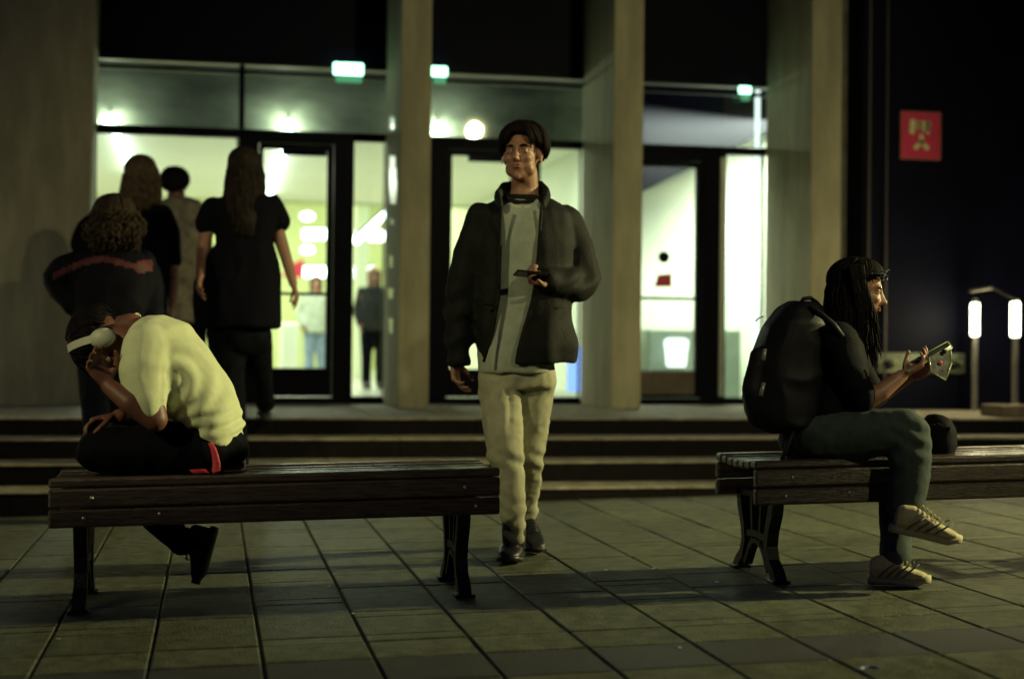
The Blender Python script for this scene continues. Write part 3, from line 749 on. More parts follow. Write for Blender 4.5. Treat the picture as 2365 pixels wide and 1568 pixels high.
def hair(parent, c, R, m, n=200, s=1.0, pfront=60, pside=95, pback=112, fall=0.0, falls=None, wave=.0, seed=1, rad=.009, rr=(.086, .108, .094), part=0.0, out=.0, gap=0, name='hair', lift=1.0, capvox=.008, curl_r=0, poly=None):
    rg = random.Random(seed); mb = MB(); cc = np.array(c) + R @ (np.array([0, -.014, .034]) * s)
    q = lambda az, po, k=1.0: cc + R @ (np.array([rr[0] * sin(po) * cos(az), rr[1] * sin(po) * sin(az), rr[2] * cos(po)]) * s * k)
    def pm(az):
        f = sin(az)
        return radians(pside + (pfront - pside) * max(0, f) ** .8 if f > 0 else pside + (pback - pside) * (-f) ** .8)
    # under-cap: shell of the crown
    rings = [[q(2 * pi * j / 28, pm(2 * pi * j / 28) * (i + .3) / 8, .97) for j in range(28)] for i in range(9)]
    mb.ring(rings)
    for k in range(n):
        az = 2 * pi * (k + rg.random()) / n; az += rg.gauss(0, .1); pe = pm(az) * rg.uniform(.92, 1.06); p0 = rg.uniform(.05, .55) * pe
        kk = rg.uniform(.985, 1.05); pts = []; rads = []
        sw = rg.gauss(0, .12); M_ = 7
        for i in range(M_):
            t = i / (M_ - 1); po = p0 + (pe - p0) * t
            pts.append(q(az + sw * t, po, kk + .035 * sin(pi * t) * lift)); rads.append(rad * s * (.55 + .6 * sin(pi * min(1, t * .75 + .15))))
        fl = fall if falls is None else falls(az)
        if fl > 0:
            p = pts[-1]; o = nrm((p - cc) * np.array([1, 1, 0]) + 1e-6); ph = rg.random() * 6; L = fl * rg.uniform(.75, 1.06); S_ = 9
            for i in range(1, S_ + 1):
                t = i / S_
                z = p + np.array([0, 0, -1.0]) * L * t + o * (out * t * (2 - t) + wave * sin(ph + 9 * t)) + np.cross(o, (0, 0, 1)) * wave * cos(ph * 2 + 8 * t + curl_r * t)
                pts.append(z); rads.append(rad * s * (1.0 - .65 * t * t))
        else: rads[-1] *= .35
        mb.tube(pts, rads, 5)
    if poly: poly(mb, rg, q)
    return mb.build(name, m, parent, True)
def crease(me, fn):
    V = getV(me); N = getN(me); x, y = project(V); setV(me, V + N * fn(x, y)[:, None]); return me
def garment(mb, voxel=.011, smooth=3, fold=(.005, 16, (1, 1, .6), 0), cutp=None, fine=None):
    me = fuse(mb, voxel, smooth)
    if fold: folds(me, fold[0], fold[1], fold[2], fold[3])
    if fine: folds(me, *fine)
    if cutp: cut(me, cutp)
    return me
def fwd_of(C): return C @ FW

# ------------------------------------------------------------------ the walking man
def walking_man():
    Y = 6.12
    ft = G(1188, 1290)
    t = empty('person', (ft[0], Y, ft[2]), 'man in dark open jacket and pale trousers walking between the two benches', 'person')
    hc = P(1207, 362, Y); R = frame(D3(-.30, .10, .95), D3(.03, 1, -.14))
    b = MB(); head(b, hc, R, .98)
    b.chain(pc([(1211, 398, .03, .055), (1212, 440, .05, .058), (1208, 480, .04, .07)], Y))
    b.chain(pc([(1208, 480, .04, .07), (1115, 520, .03, .055), (1072, 640, .02, .045), (1058, 700, .02, .040), (1052, 800, .0, .030)], Y))
    b.chain(pc([(1208, 480, .04, .07), (1308, 525, .03, .055), (1345, 630, 0, .045), (1350, 652, -.03, .040), (1275, 645, -.16, .028)], Y))
    b.loft([st(1208, 500, Y + .03, 95, 0, .09), st(1205, 600, Y + .02, 88, 0, .10), st(1198, 720, Y, 80, 0, .10), st(1196, 820, Y, 86, 0, .10), st(1196, 870, Y, 84, 0, .10)])
    b.chain(pc([(1155, 860, 0, .070), (1170, 1050, -.10, .046), (1184, 1160, -.12, .036), (1186, 1258, -.12, .028)], Y))
    b.chain(pc([(1238, 860, 0, .070), (1223, 1035, .05, .045), (1220, 1085, .13, .038), (1216, 1150, .24, .034), (1215, 1225, .28, .03)], Y))
    hand(b, P(1050, 828, Y), D3(.05, -1, .12), D3(1, 0, .3), -1, .45, .98)
    hand(b, P(1270, 645, Y - .19), D3(-1, .12, .35), D3(-.2, .5, .8), -1, .85, .98, thumb=.8)
    me = fuse(b, .0062, 1); face_sculpt(me, hc, R, .98)
    skin_obj('body', me, SKIN, t)
    hr_ = hairm('dark brown hair', (.007, .004, .004)); eyes(hc, R, t, .98, me, SKIN, hr_)
    def fringe(mb, rg, q):
        for k in range(90):
            side = 1 if rg.random() < .6 else -1
            az0 = radians(102 - side * rg.uniform(0, 10)); az1 = radians(90 - side * rg.uniform(34, 80)); pe = radians(rg.uniform(72, 92)); kk = rg.uniform(1.03, 1.12)
            pts = [q(az0 + (az1 - az0) * (i / 8) ** 1.15, radians(12) + (pe - radians(12)) * i / 8, kk + .07 * sin(pi * i / 8)) for i in range(9)]
            mb.tube(pts, [.008, .010, .011, .011, .010, .009, .007, .005, .002], 5)
        for k in range(70):
            az = radians(rg.choice([rg.uniform(-35, 20), rg.uniform(160, 215), rg.uniform(-120, -60)])); kk = rg.uniform(1.03, 1.14)
            pts = [q(az + .1 * i / 7, radians(15) + radians(66 + 26 * abs(sin(k * 7.3))) * i / 7, kk + .07 * sin(pi * i / 7)) for i in range(8)]
            mb.tube(pts, [.011, .012, .012, .011, .010, .009, .007, .003], 5)
    hair(t, hc, R, hr_, 230, .98, 58, 92, 112, seed=3, rad=.010, rr=(.090, .108, .100), lift=1.6, poly=fringe)
    # jacket
    j = MB()
    j.loft([st(1207, 448, Y + .05, 44, 0, .075), st(1208, 470, Y + .04, 82, 0, .095), st(1207, 492, Y + .03, 112, 0, .12), st(1205, 560, Y, 120, 0, .155), st(1202, 650, Y, 116, 0, .16), st(1205, 740, Y, 116, 0, .17), st(1216, 800, Y, 117, 0, .18), st(1218, 842, Y, 110, 0, .17)])
    j.chain(pc([(1112, 508, .02, .072), (1090, 580, .01, .074), (1070, 660, .0, .070), (1060, 730, 0, .066), (1058, 800, -.01, .058), (1060, 838, -.01, .050)], Y))
    j.chain(pc([(1306, 515, .02, .074), (1330, 580, 0, .076), (1346, 640, -.02, .074), (1340, 657, -.05, .070), (1300, 655, -.13, .056), (1268, 648, -.19, .044)], Y))
    op = [(1163, 436), (1158, 470), (1155, 560), (1152, 690), (1138, 760), (1118, 830), (1098, 900), (1190, 900), (1188, 830), (1205, 765), (1228, 690), (1240, 600), (1247, 500), (1250, 440)]
    cen = fwd_of(np.array([P(1205, 600, Y)]))[0]
    def cj(C, N):
        x, y = project(C); d = fwd_of(C); front = d < cen - .05
        k = inpoly(x, y, op) & front & ~((x > 1235) & (d < cen - .16))
        k |= (y > 836) & (N @ UP < -.6)
        k |= (y > 845) & (x < 1100)
        k |= (y < 462) & (N @ UP > .8) & (np.abs(x - 1207) < 60)
        k |= (N @ RT < -.75) & (x < 1272) & (y > 615) & (y < 690) & (d < cen - .12)
        return k
    JM = mat('dark waxed jacket', (.003, .0035, .0035), .75, noise=.6, nscale=7, bump=.25, bscale=120, spec=.2, color2=(.009, .010, .0085))
    me = garment(j, .0105, 3, (.008, 7, (1.2, 1.2, .8), 2), cj, (.003, 18, (1, 1, .6), 5))
    def jf(x, y):
        el = np.exp(-(((x - 1345) / 45) ** 2 + ((y - 650) / 45) ** 2)); sl = np.exp(-((x - 1058) / 40) ** 2) * np.clip((y - 640) / 60, 0, 1)
        return .009 * np.sin((x * .8 + y * .5) / 8 + np.sin(y / 15)) * el + .008 * np.sin((y - .35 * x) / 9 + 1.4 * np.sin(x / 14)) * sl + .006 * np.sin((x + .25 * y) / 11 + 1.2 * np.sin(y / 37)) * np.clip((y - 690) / 60, 0, 1)
    crease(me, jf)
    jo = skin_obj('jacket', me, JM, t, .005)
    cm = MB()
    path = [P(1157, 470, Y - .10), P(1150, 446, Y - .02), P(1163, 428, Y + .07), P(1208, 420, Y + .13), P(1248, 424, Y + .08), P(1264, 442, Y - .01), P(1254, 470, Y - .11)]
    cm.tube(path, [.010, .013, .014, .014, .014, .013, .010], 10); cm.tube([p + np.array([0, 0, -.018]) for p in path], [.013, .017, .019, .020, .019, .017, .013], 10)
    skin_obj('collar', garment(cm, .008, 2, (.003, 20, (1, 1, 1), 1)), JM, jo)
    # front edges of the open jacket
    for xs in (((1158, 476), (1155, 560), (1151, 690), (1137, 765), (1117, 836)), ((1251, 474), (1243, 600), (1232, 690), (1212, 765), (1196, 838))):
        pl = [P(x, y, Y - .135 - .02 * i / 4) for i, (x, y) in enumerate(xs)]
        MB().tube(pl, [.006, .008, .008, .008, .006], 8).build('placket', JM, jo, True)
    for (x0, y0, x1, y1) in ((1108, 700, 1140, 705), (1256, 716, 1300, 708)):
        MB().tube([P(x0, y0, Y - .165), P(x1, y1, Y - .165)], .005, 6).build('pocket_welt', JM, jo, True)
    # sweater
    s = MB()
    s.loft([st(1208, 462, Y + .02, 42, 0, .070), st(1208, 485, Y + .01, 80, 0, .095), st(1206, 560, Y, 92, 0, .130), st(1200, 660, Y, 90, 0, .135), st(1194, 760, Y, 92, 0, .145), st(1192, 820, Y, 92, 0, .15), st(1190, 862, Y, 86, 0, .145)])
    me = garment(s, .010, 3, (.007, 11, (1.4, 1, .35), 4), None, (.002, 40, (1, 1, .4), 8))
    SWM = cloth('pale grey sweater', (.30, .33, .27), .9, .12)
    so = skin_obj('sweater', me, SWM, t)
    ring = [P(1208 + 46 * cos(a_), 462 + 16 * (-sin(a_)) + 8, Y + .005 - .085 * (-sin(a_))) for a_ in [2 * pi * i / 24 for i in range(25)]]
    # neckline: low in front
    def neck(rx, yc, ry, dep, r, m, nm):
        pts = []
        for i in range(25):
            a_ = 2 * pi * i / 24; pts.append(P(1209 + rx * sin(a_), yc + ry * cos(a_), Y + .02 - dep * cos(a_)))
        MB().tube(pts, r, 8).build(nm, m, so, True)
    neck(44, 464, 16, .095, .009, mat('sweater rib', (.46, .48, .38), .9), 'neckband')
    neck(40, 455, 15, .080, .013, cloth('black undershirt', (.012, .011, .014)), 'undershirt_collar')
    # trousers
    TM = cloth('pale beige trousers', (.31, .30, .21), .85, .14)
    l = MB()
    l.loft([st(1195, 835, Y, 84, 0, .115), st(1195, 865, Y, 90, 0, .12), st(1194, 895, Y, 88, 0, .11)])
    l.chain(pc([(1152, 880, -.01, .086), (1160, 960, -.05, .083), (1168, 1040, -.10, .076), (1177, 1100, -.11, .064), (1185, 1160, -.12, .054), (1187, 1212, -.12, .049), (1187, 1232, -.12, .046)], Y))
    l.chain(pc([(1238, 880, .0, .086), (1228, 960, .02, .078), (1222, 1030, .04, .070), (1221, 1085, .12, .058), (1216, 1150, .24, .050), (1214, 1205, .28, .044)], Y))
    me = garment(l, .0105, 2, (.006, 9, (1.5, 1.5, .35), 6), None, (.004, 24, (1, 1, 1.4), 3))
    def tf(x, y):
        ank = np.clip((y - 1120) / 60, 0, 1); kn = np.exp(-((y - 1062) / 26) ** 2)
        return .004 * np.sin((y + .6 * np.abs(x - 1190)) / 5.5 + 1.3 * np.sin(x / 13)) * ank + .006 * np.sin((y - .5 * (x - 1160)) / 6.5) * kn - .010 * np.exp(-((x - 1178 - .02 * (y - 900)) / 5) ** 2) * np.clip((1010 - y) / 40, 0, 1) * np.clip((y - 890) / 30, 0, 1) + .003 * np.sin((x + .9 * y) / 8) * np.exp(-((y - 905) / 35) ** 2)
    crease(me, tf)
    skin_obj('trousers', me, TM, t)
    MB().tube([P(1196 + 84 * sin(a_), 872 + 4 * cos(a_), Y - .125 * cos(a_)) for a_ in [2 * pi * i / 24 for i in range(25)]], .010, 6)
    BM_ = mat('black leather boot', (.010, .010, .012), .45, noise=.3, nscale=20)
    zf = ft[2]
    a0 = P(1192, 1262, Y + .06); a0[2] = SL * a0[0] + .002; d = D3(-.12, 0, 1) * np.array([1, 1, 0])
    shoe(t, a0, a0 + nrm(d) * .285, (0, 0, 1), BM_, BM_, .050, .10)
    k = P(1220, 1250, Y + .30); k[2] = SL * k[0] + .035
    e_ = k + nrm(D3(.12, 0, 1) * np.array([1, 1, 0])) * .27; e_[2] = SL * e_[0] + .002
    shoe(t, k, e_, (0, 0, 1), BM_, BM_, .048, .09)
    an = MB(); an.chain([(P(1187, 1206, Y - .12), .050), (P(1187, 1235, Y - .11), .050), (P(1187, 1262, Y - .08), .046)]); skin_obj('boot_shaft', fuse(an, .007, 2), BM_, t); an = MB(); an.chain([(P(1216, 1190, Y + .28), .046), (P(1218, 1236, Y + .29), .042)])
    skin_obj('boot_shaft', fuse(an, .007, 2), BM_, t)
    ph = empty('phone', P(1232, 632, Y - .26), 'dark phone held in the walking man\'s raised hand', 'phone')
    c = P(1229, 634, Y - .245); R_ = frame(D3(-1, .1, .25), D3(.2, .9, -.3)); mb = MB().bev(-.036, .036, -.07, .07, -.004, .004, .004, 2)
    mb.v = [tuple(c + R_ @ np.array(v)) for v in mb.v]; mb.build('case', mat('black phone case', (.012, .012, .014), .25), ph)
    eb = MB().ell(hc + R @ np.array([.082, 0, .0]) * .98, (.008, .008, .008)); eb.tube([hc + R @ np.array([.084, .006, -.002]), hc + R @ np.array([.084, .014, -.028])], .0035, 6)
    eb.build('earbud', mat('earbud', (.6, .6, .55), .3), t, True)
walking_man()

# ------------------------------------------------------------------ the seated man, left bench
def seated_man():
    Y = 5.46
    t = empty('person', P(400, 1085, Y), 'bowed man in a pale t-shirt sitting sideways on the left bench with over-ear headphones', 'person')
    hc = P(254, 787, Y - .02); R = frame(D3(.25, -.97, .10), D3(-.97, -.25, .0))
    b = MB(); head(b, hc, R, .98)
    b.chain(pc([(262, 770, .0, .055), (302, 757, .0, .052), (345, 785, 0, .065)], Y))
    b.loft([st(350, 785, Y, 26, -26, .13), st(390, 840, Y, 52, -38, .15), st(450, 915, Y, 52, -36, .14), st(488, 980, Y, 46, -6, .14), st(488, 1025, Y, 50, 6, .15)])
    b.chain(pc([(342, 812, -.16, .052), (338, 880, -.20, .044), (358, 968, -.225, .043), (300, 930, -.24, .038), (252, 892, -.20, .028)], Y))
    b.chain(pc([(360, 820, .17, .056), (350, 900, .2, .047), (345, 950, .17, .043), (300, 962, .10, .036), (275, 962, .02, .028)], Y))
    b.chain(pc([(480, 1025, -.10, .08), (230, 1040, -.02, .055), (330, 1068, .02, .04), (420, 1068, .05, .035)], Y))
    b.chain(pc([(480, 1025, .14, .08), (235, 1040, .36, .055), (330, 1150, .2, .045), (425, 1245, .06, .034)], Y))
    hand(b, P(250, 890, Y - .20), D3(-.55, .85, .05), D3(.35, .6, .6), 1, .5, .95)
    hand(b, P(272, 962, Y + .02), D3(-.95, -.15, .25), D3(0, -1, .2), 1, .6, .95)
    me = fuse(b, .0065, 1); face_sculpt(me, hc, R, .98)
    skin_obj('body', me, SKIN_D, t); eyes(hc, R, t, .98, me, SKIN_D)
    HM = hairm('near black hair', (.006, .0045, .006))
    def extra(mb, rg, q):
        for k in range(90):
            az = radians(rg.uniform(30, 150)); pe = radians(rg.uniform(70, 92)); kk = rg.uniform(1.05, 1.3)
            pts = [q(az, radians(20) + (pe - radians(20)) * i / 6, 1.02 + (kk - 1.0) * (i / 6) ** 2) for i in range(7)]
            mb.tube(pts, [.012, .012, .012, .011, .010, .008, .003], 5)
        for k in range(60):
            az = radians(rg.uniform(-150, -30)); kk = rg.uniform(1.02, 1.12)
            pts = [q(az, radians(20) + radians(95) * i / 6, kk) for i in range(7)]
            mb.tube(pts, [.012, .012, .012, .011, .010, .008, .003], 5)
    hair(t, hc, R, HM, 220, .98, 66, 96, 122, seed=9, rad=.011, rr=(.088, .110, .098), lift=1.5, poly=extra)
    # t-shirt
    s = MB()
    s.loft([st(322, 750, Y, 20, -20, .085), st(336, 764, Y, 44, -36, .15), st(359, 803, Y, 72, -54, .195), st(392, 860, Y, 86, -60, .20), st(452, 913, Y, 66, -50, .195), st(486, 950, Y, 60, -27, .19), st(505, 988, Y, 55, -3, .19), st(511, 1020, Y, 43, 10, .185)])
    s.chain(pc([(340, 805, -.145, .085), (332, 855, -.185, .084), (338, 905, -.20, .078), (341, 922, -.21, .073), (341, 934, -.21, .070)], Y))
    s.chain(pc([(350, 805, .145, .085), (350, 850, .185, .078), (352, 925, .20, .066)], Y))
    def cs(C, N):
        x, y = project(C); d = fwd_of(C); c0 = fwd_of(np.array([P(400, 850, Y)]))[0]
        return ((N @ UP < -.6) & (x < 400) & (y > 930) & (np.abs(d - c0) > .1)) | ((x < 322) & (y < 775) & (N @ RT < -.6)) | ((y > 1022) & (N @ UP < -.6))
    me = fuse(s, .0088, 3)
    V = getV(me); N = getN(me); x, y = project(V)
    # radiating creases from the armpit and stacked folds at the waist
    r1 = np.hypot(x - 380, y - 905); a1 = np.arctan2(y - 905, x - 380)
    w = np.clip((x - 372) / 30, 0, 1) * np.exp(-((r1 - 90) / 75) ** 2)
    am = .0058 * np.sin(r1 / 7.5 + 2.5 * np.sin(a1 * 2)) * w
    w2 = np.clip((y - 930) / 40, 0, 1) * np.clip((1018 - y) / 25, 0, 1) * np.clip((x - 385) / 20, 0, 1)
    am += .0068 * np.sin((y + .35 * (x - 450)) / 5.2 + 1.5 * np.sin(x / 22)) * w2 * .9
    w3 = np.exp(-((x - 378) / 16) ** 2) * np.clip((y - 845) / 20, 0, 1) * np.clip((960 - y) / 30, 0, 1)
    am -= .010 * w3
    am += .0028 * np.sin((x - y * .35) / 9) * np.exp(-((x - 330) / 40) ** 2) * np.clip((y - 820) / 50, 0, 1)
    V2 = V + N * am[:, None]; setV(me, V2)
    folds(me, .0026, 11, (1, 1, 1.2), 3)
    TS = cloth('off white cotton', (.66, .70, .44), .9, .06, 300)
    so = skin_obj('t_shirt', me, TS, t)
    MB().tube([P(314 + 22 * cos(a_) * .5, 752 + 26 * sin(a_) - 5 * cos(a_), Y + .085 * cos(a_ + 1.2)) for a_ in [2 * pi * i / 20 for i in range(21)]], .006, 6).build('neckband', TS, so, True)
    # trousers
    TM = cloth('black trousers', (.004, .004, .007), .8, .3)
    l = MB()
    l.ell(P(488, 1035, Y), (.13, .17, .085))
    l.chain(pc([(480, 1036, -.10, .088), (350, 1034, -.08, .084), (225, 1040, -.02, .078)], Y))
    l.chain(pc([(225, 1040, -.02, .072), (330, 1060, .04, .060), (420, 1062, .08, .052)], Y))
    l.chain(pc([(480, 1034, .13, .088), (340, 1030, .26, .082), (232, 1036, .36, .075)], Y))
    l.chain(pc([(232, 1036, .36, .072), (320, 1140, .22, .066), (395, 1225, .10, .058), (418, 1252, .06, .052)], Y))
    me = garment(l, .0105, 2, (.010, 12, (1, 1, 1), 9)); skin_obj('trousers', me, TM, t)
    # shoe under the bench, toe on the ground, sole facing right
    SH = mat('dark grey sneaker', (.045, .042, .042), .6, noise=.3, nscale=30); SO = mat('dark rubber sole', (.03, .028, .028), .7, noise=.3)
    toe = P(462, 1350, Y + .02); heel = P(492, 1222, Y + .06)
    shoe(t, heel + D3(1, 0, 0) * .02, toe + D3(1, 0, 0) * .01, D3(-1, -.25, .15), SH, SO, .048, .085, True, SO, .030)
    an = MB(); an.chain(pc([(425, 1245, .06, .045), (462, 1262, .05, .042)], Y)); skin_obj('sock', fuse(an, .007, 2), TM, t)
    # second shoe tucked on the seat
    h2 = P(400, 1068, Y + .07); shoe(t, h2, h2 + D3(1, -.05, -.1) * .25, D3(0, .3, -1), SH, SO, .045, .075)
    # red cloth strap from the pocket
    rp = MB()
    pp = [(484, 1022), (492, 1034), (497, 1052), (500, 1072), (499, 1086), (494, 1092)]
    ww = [6, 9, 10, 12, 13, 4]
    rp.loft([st(x, y, Y - .20 - .008 * i, w_ * .8, 0, .006) for i, ((x, y), w_) in enumerate(zip(pp, ww))], 12)
    rp.loft([st(478 - i * 9, 1087 + i * .6, Y - .215, 5, 5, .004) for i in range(5)], 10)
    rp.build('red_tag', mat('red cloth', (.60, .035, .05), .6, noise=.3, nscale=60), t, True)
    # headphones
    hp = empty('headphones', P(243, 786, Y - .12), 'pale grey over-ear headphones on the bowed man\'s head', 'headphones')
    HPM = mat('pale matt plastic', (.50, .52, .38), .5, noise=.05)
    for k in (1, -1):
        c = hc + R @ np.array([-k * -.098, .0, -.002])
        Rr = R @ np.array([[1, 0, 0], [0, 1, 0], [0, 0, 1]])
        mb = MB().ell(c, (.026, .034, .044), Rr, 24, 14); mb.build('ear_cup', HPM, hp, True)
        MB().ell(hc + R @ np.array([k * .080, 0, -.002]), (.016, .034, .044), Rr, 20, 12).build('cushion', mat('ear cushion', (.10, .10, .09), .7), hp, True)
    arc = [hc + R @ np.array([.104 * cos(a_), -.004 + .002 * sin(a_), .028 + .112 * sin(a_)]) for a_ in [pi * i / 20 for i in range(21)]]
    bw = MB(); rings = []
    for p, a_ in zip(arc, [pi * i / 20 for i in range(21)]):
        rd = R @ np.array([cos(a_), 0, sin(a_)]); fw_ = R @ np.array([0, 1, 0])
        rings.append([p + rd * .006 + fw_ * .013, p - rd * .006 + fw_ * .013, p - rd * .006 - fw_ * .013, p + rd * .006 - fw_ * .013])
    bw.ring(rings); bw.build('headband', HPM, hp)
seated_man()

# ------------------------------------------------------------------ the seated woman, right bench
def seated_woman():
    Y = 5.42
    t = empty('person', P(1890, 1075, Y), 'long-haired woman in black top and jeans sitting cross-legged on the right bench', 'person')
    hc = P(1984, 674, Y - .02); R = frame(D3(.97, -.17, .12), D3(.17, .98, 0))
    b = MB(); head(b, hc, R, .93)
    b.chain(pc([(1966, 700, .01, .048), (1942, 745, .01, .050), (1930, 790, .01, .06)], Y))
    b.loft([st(1930, 780, Y, 50, 8, .12), st(1925, 850, Y, 55, 4, .12), st(1908, 930, Y, 52, 0, .11), st(1890, 1010, Y, 60, 0, .14)])
    b.chain(pc([(1930, 790, -.15, .048), (1962, 860, -.18, .042), (1990, 928, -.19, .040), (2035, 905, -.20, .034), (2082, 868, -.20, .024)], Y))
    b.chain(pc([(1945, 790, .14, .048), (1985, 860, .16, .042), (2020, 920, .12, .038), (2060, 892, .02, .032), (2100, 868, -.06, .024)], Y))
    b.chain(pc([(1890, 1010, -.10, .085), (2095, 995, -.28, .058), (2105, 1090, -.32, .048), (2100, 1180, -.36, .032), (2110, 1200, -.37, .03)], Y))
    b.chain(pc([(1890, 1015, .08, .085), (2060, 1040, -.05, .058), (2072, 1180, -.22, .042), (2066, 1300, -.33, .032)], Y))
    hand(b, P(2080, 866, Y - .20), D3(.90, .45, .1), D3(-.5, .8, -.1), -1, .45, .92, thumb=.9)
    hand(b, P(2100, 868, Y - .06), D3(.85, .40, .25), D3(-.4, .6, .5), 1, .55, .92)
    me = fuse(b, .0062, 1); face_sculpt(me, hc, R, .93)
    skin_obj('body', me, SKIN, t); eyes(hc, R, t, .93, me, SKIN)
    HM = hairm('long dark brown hair', (.005, .0035, .004))
    def fl(az):
        f = sin(az)
        return .0 if f > .12 else .30
    def locks(mb, rg, q):
        mb.loft([st(1974, 596, Y, 26, 0, .05), st(1964, 625, Y, 44, 0, .085), st(1957, 665, Y + .01, 46, 0, .098), st(1952, 705, Y + .01, 42, 0, .098), st(1949, 750, Y, 42, 0, .105), st(1956, 800, Y - .03, 36, 0, .12), st(1966, 838, Y - .06, 22, 0, .10)], 24, 2.1)
        for k in range(90):
            x0 = rg.uniform(1962, 1992); c0 = P(x0 + 6, rg.uniform(600, 625), Y - .085 + rg.uniform(-.02, .01)); xe = rg.uniform(1985, 2036); ye = rg.uniform(770, 850); ph = rg.random() * 6
            pts = [P(x0 + 8 * sin(pi * i / 8) + (xe - x0) * (i / 8) ** 1.5 + 3 * sin(ph + i), 612 + (ye - 612) * i / 8, Y - .095 - .02 * sin(pi * i / 8) + .01 * cos(ph + i)) for i in range(9)]
            mb.tube(pts, [.004, .005, .005, .005, .005, .004, .004, .003, .001], 4)
    hair(t, hc, R, HM, 800, .95, 52, 96, 108, falls=fl, wave=.006, seed=4, rad=.0048, rr=(.090, .112, .096), out=.015, poly=locks, curl_r=2)
    tp = MB()
    tp.loft([st(1945, 742, Y, 28, 6, .065), st(1938, 765, Y, 46, 10, .12), st(1932, 790, Y, 62, 10, .175), st(1928, 850, Y, 70, 6, .18), st(1918, 900, Y, 72, 2, .17), st(1904, 950, Y, 76, 0, .17), st(1892, 1000, Y, 80, -4, .185), st(1886, 1030, Y, 80, -6, .185)])
    tp.chain(pc([(1934, 790, -.14, .078), (1958, 850, -.17, .064), (1980, 900, -.185, .058), (1988, 922, -.19, .055)], Y))
    tp.chain(pc([(1950, 792, .13, .068), (1985, 865, .16, .060), (2010, 910, .13, .054)], Y))
    TPM = cloth('black top', (.003, .003, .006), .8, .3)
    skin_obj('top', garment(tp, .010, 3, (.008, 12, (1, 1, .8), 12)), TPM, t)
    JN = mat('blue green denim', (.045, .060, .056), .85, noise=.35, nscale=7, bump=.4, bscale=300, spec=.2)
    l = MB(); l.ell(P(1886, 1020, Y), (.145, .18, .09))
    l.chain(pc([(1890, 1012, -.10, .095), (1990, 1005, -.20, .088), (2085, 995, -.28, .083), (2098, 1002, -.29, .080)], Y))
    l.chain(pc([(2098, 1002, -.29, .080), (2102, 1060, -.31, .076), (2098, 1120, -.33, .070), (2094, 1168, -.35, .066)], Y))
    l.chain(pc([(1890, 1018, .08, .092), (1985, 1035, .0, .082), (2062, 1050, -.06, .074)], Y))
    l.chain(pc([(2062, 1050, -.06, .072), (2070, 1150, -.18, .062), (2070, 1230, -.27, .056), (2068, 1290, -.33, .052)], Y))
    def cw(C, N):
        x, y = project(C); return ((y > 1185) & (y < 1240) & (N @ UP < -.45) & (fwd_of(C) < fwd_of(np.array([P(2094, 1168, Y - .20)]))[0])) | ((y > 1300) & (N @ UP < -.6))
    me = garment(l, .0098, 2, (.006, 10, (1, 1, 1.2), 15), None, (.003, 30, (1, 1, 1.5), 2))
    V = getV(me); N = getN(me); x, y = project(V)
    w = np.exp(-((x - 2105) / 45) ** 2) * np.exp(-((y - 1010) / 45) ** 2)
    setV(me, V + N * (.006 * np.sin((y - .55 * x) / 6.5) * w)[:, None])
    skin_obj('jeans', me, JN, t)
    SH = mat('cream sneaker', (.44, .38, .22), .75, noise=.25, nscale=26, bump=.3, bscale=80); SO = mat('pale sole', (.36, .32, .20), .7, noise=.2); ST = mat('shoe stripe', (.14, .12, .09), .7)
    def sneaker(hx, tx, up, w=.046):
        o = shoe(t, hx, tx, up, SH, SO, w, .088, True, mat('cream lace', (.55, .48, .25), .8), .030)
        hx, tx = np.array(hx), np.array(tx); d = nrm(tx - hx); u = nrm(np.array(up) - d * (np.array(up) @ d)); s = np.cross(d, u); L = np.linalg.norm(tx - hx)
        sb = MB()
        for i in range(4):
            for sg in (-1, 1):
                a_ = hx + d * L * (.20 + .13 * i); sb.tube([a_ + u * .034 + s * sg * w * .93, a_ + d * .03 + u * .062 + s * sg * w * .86, a_ + d * .055 + u * .082 + s * sg * w * .60], .0035, 5)
        sb.build('stripe', ST, o, True)
    gp_ = G(2008, 1352); tp_ = G(2142, 1358)
    h = np.array([P(2008, 1340, 5.12)[0], 5.12, 0]); h[2] = SL * h[0] + .003
    e = np.array([P(2142, 1340, 5.02)[0], 5.00, 0]); e[2] = SL * e[0] + .003
    sneaker(h, e, (0, 0, 1))
    hh = P(2056, 1226, 5.02); ee = P(2214, 1262, 4.96)
    sneaker(hh, ee, D3(.15, 1, .12))
    sk = MB(); sk.chain([(P(2094, 1172, Y - .35), .046), (P(2088, 1200, Y - .37), .044)]); sk.chain([(P(2068, 1290, Y - .33), .040), (P(2062, 1318, Y - .33), .040)])
    skin_obj('sock', fuse(sk, .007, 2), cloth('black sock', (.01, .01, .013)), t)
    # sunglasses pushed up on the hair
    sg = MB(); gf = mat('glossy dark lens', (.02, .02, .022), .06, spec=.9)
    for k in (-1, 1):
        c = hc + R @ np.array([k * .034, .088, .078]) ; rg_ = [c + R @ np.array([.026 * cos(a_), .010 * sin(a_) * .6, .020 * sin(a_)]) for a_ in [2 * pi * i / 18 for i in range(19)]]
        sg.tube(rg_, .0025, 6); sg.ell(c, (.025, .003, .019), R, 16, 8)
        sg.tube([hc + R @ np.array([k * .060, .085, .082]), hc + R @ np.array([k * .094, .03, .070]), hc + R @ np.array([k * .096, -.03, .045])], .003, 6)
    sg.tube([hc + R @ np.array([-.010, .094, .080]), hc + R @ np.array([.010, .094, .080])], .003, 6)
    sg.build('sunglasses', gf, t, True)
    # phone in a clear case
    ph = empty('phone', P(2150, 850, Y - .22), 'phone in a scuffed clear case held up by the seated woman', 'phone')
    a_, b_ = P(2092, 852, Y - .20), P(2193, 797, Y - .20); ax = nrm(b_ - a_); wv = nrm(D3(.10, .25, -.95)); nn = nrm(np.cross(ax, wv)); L_ = np.linalg.norm(b_ - a_)
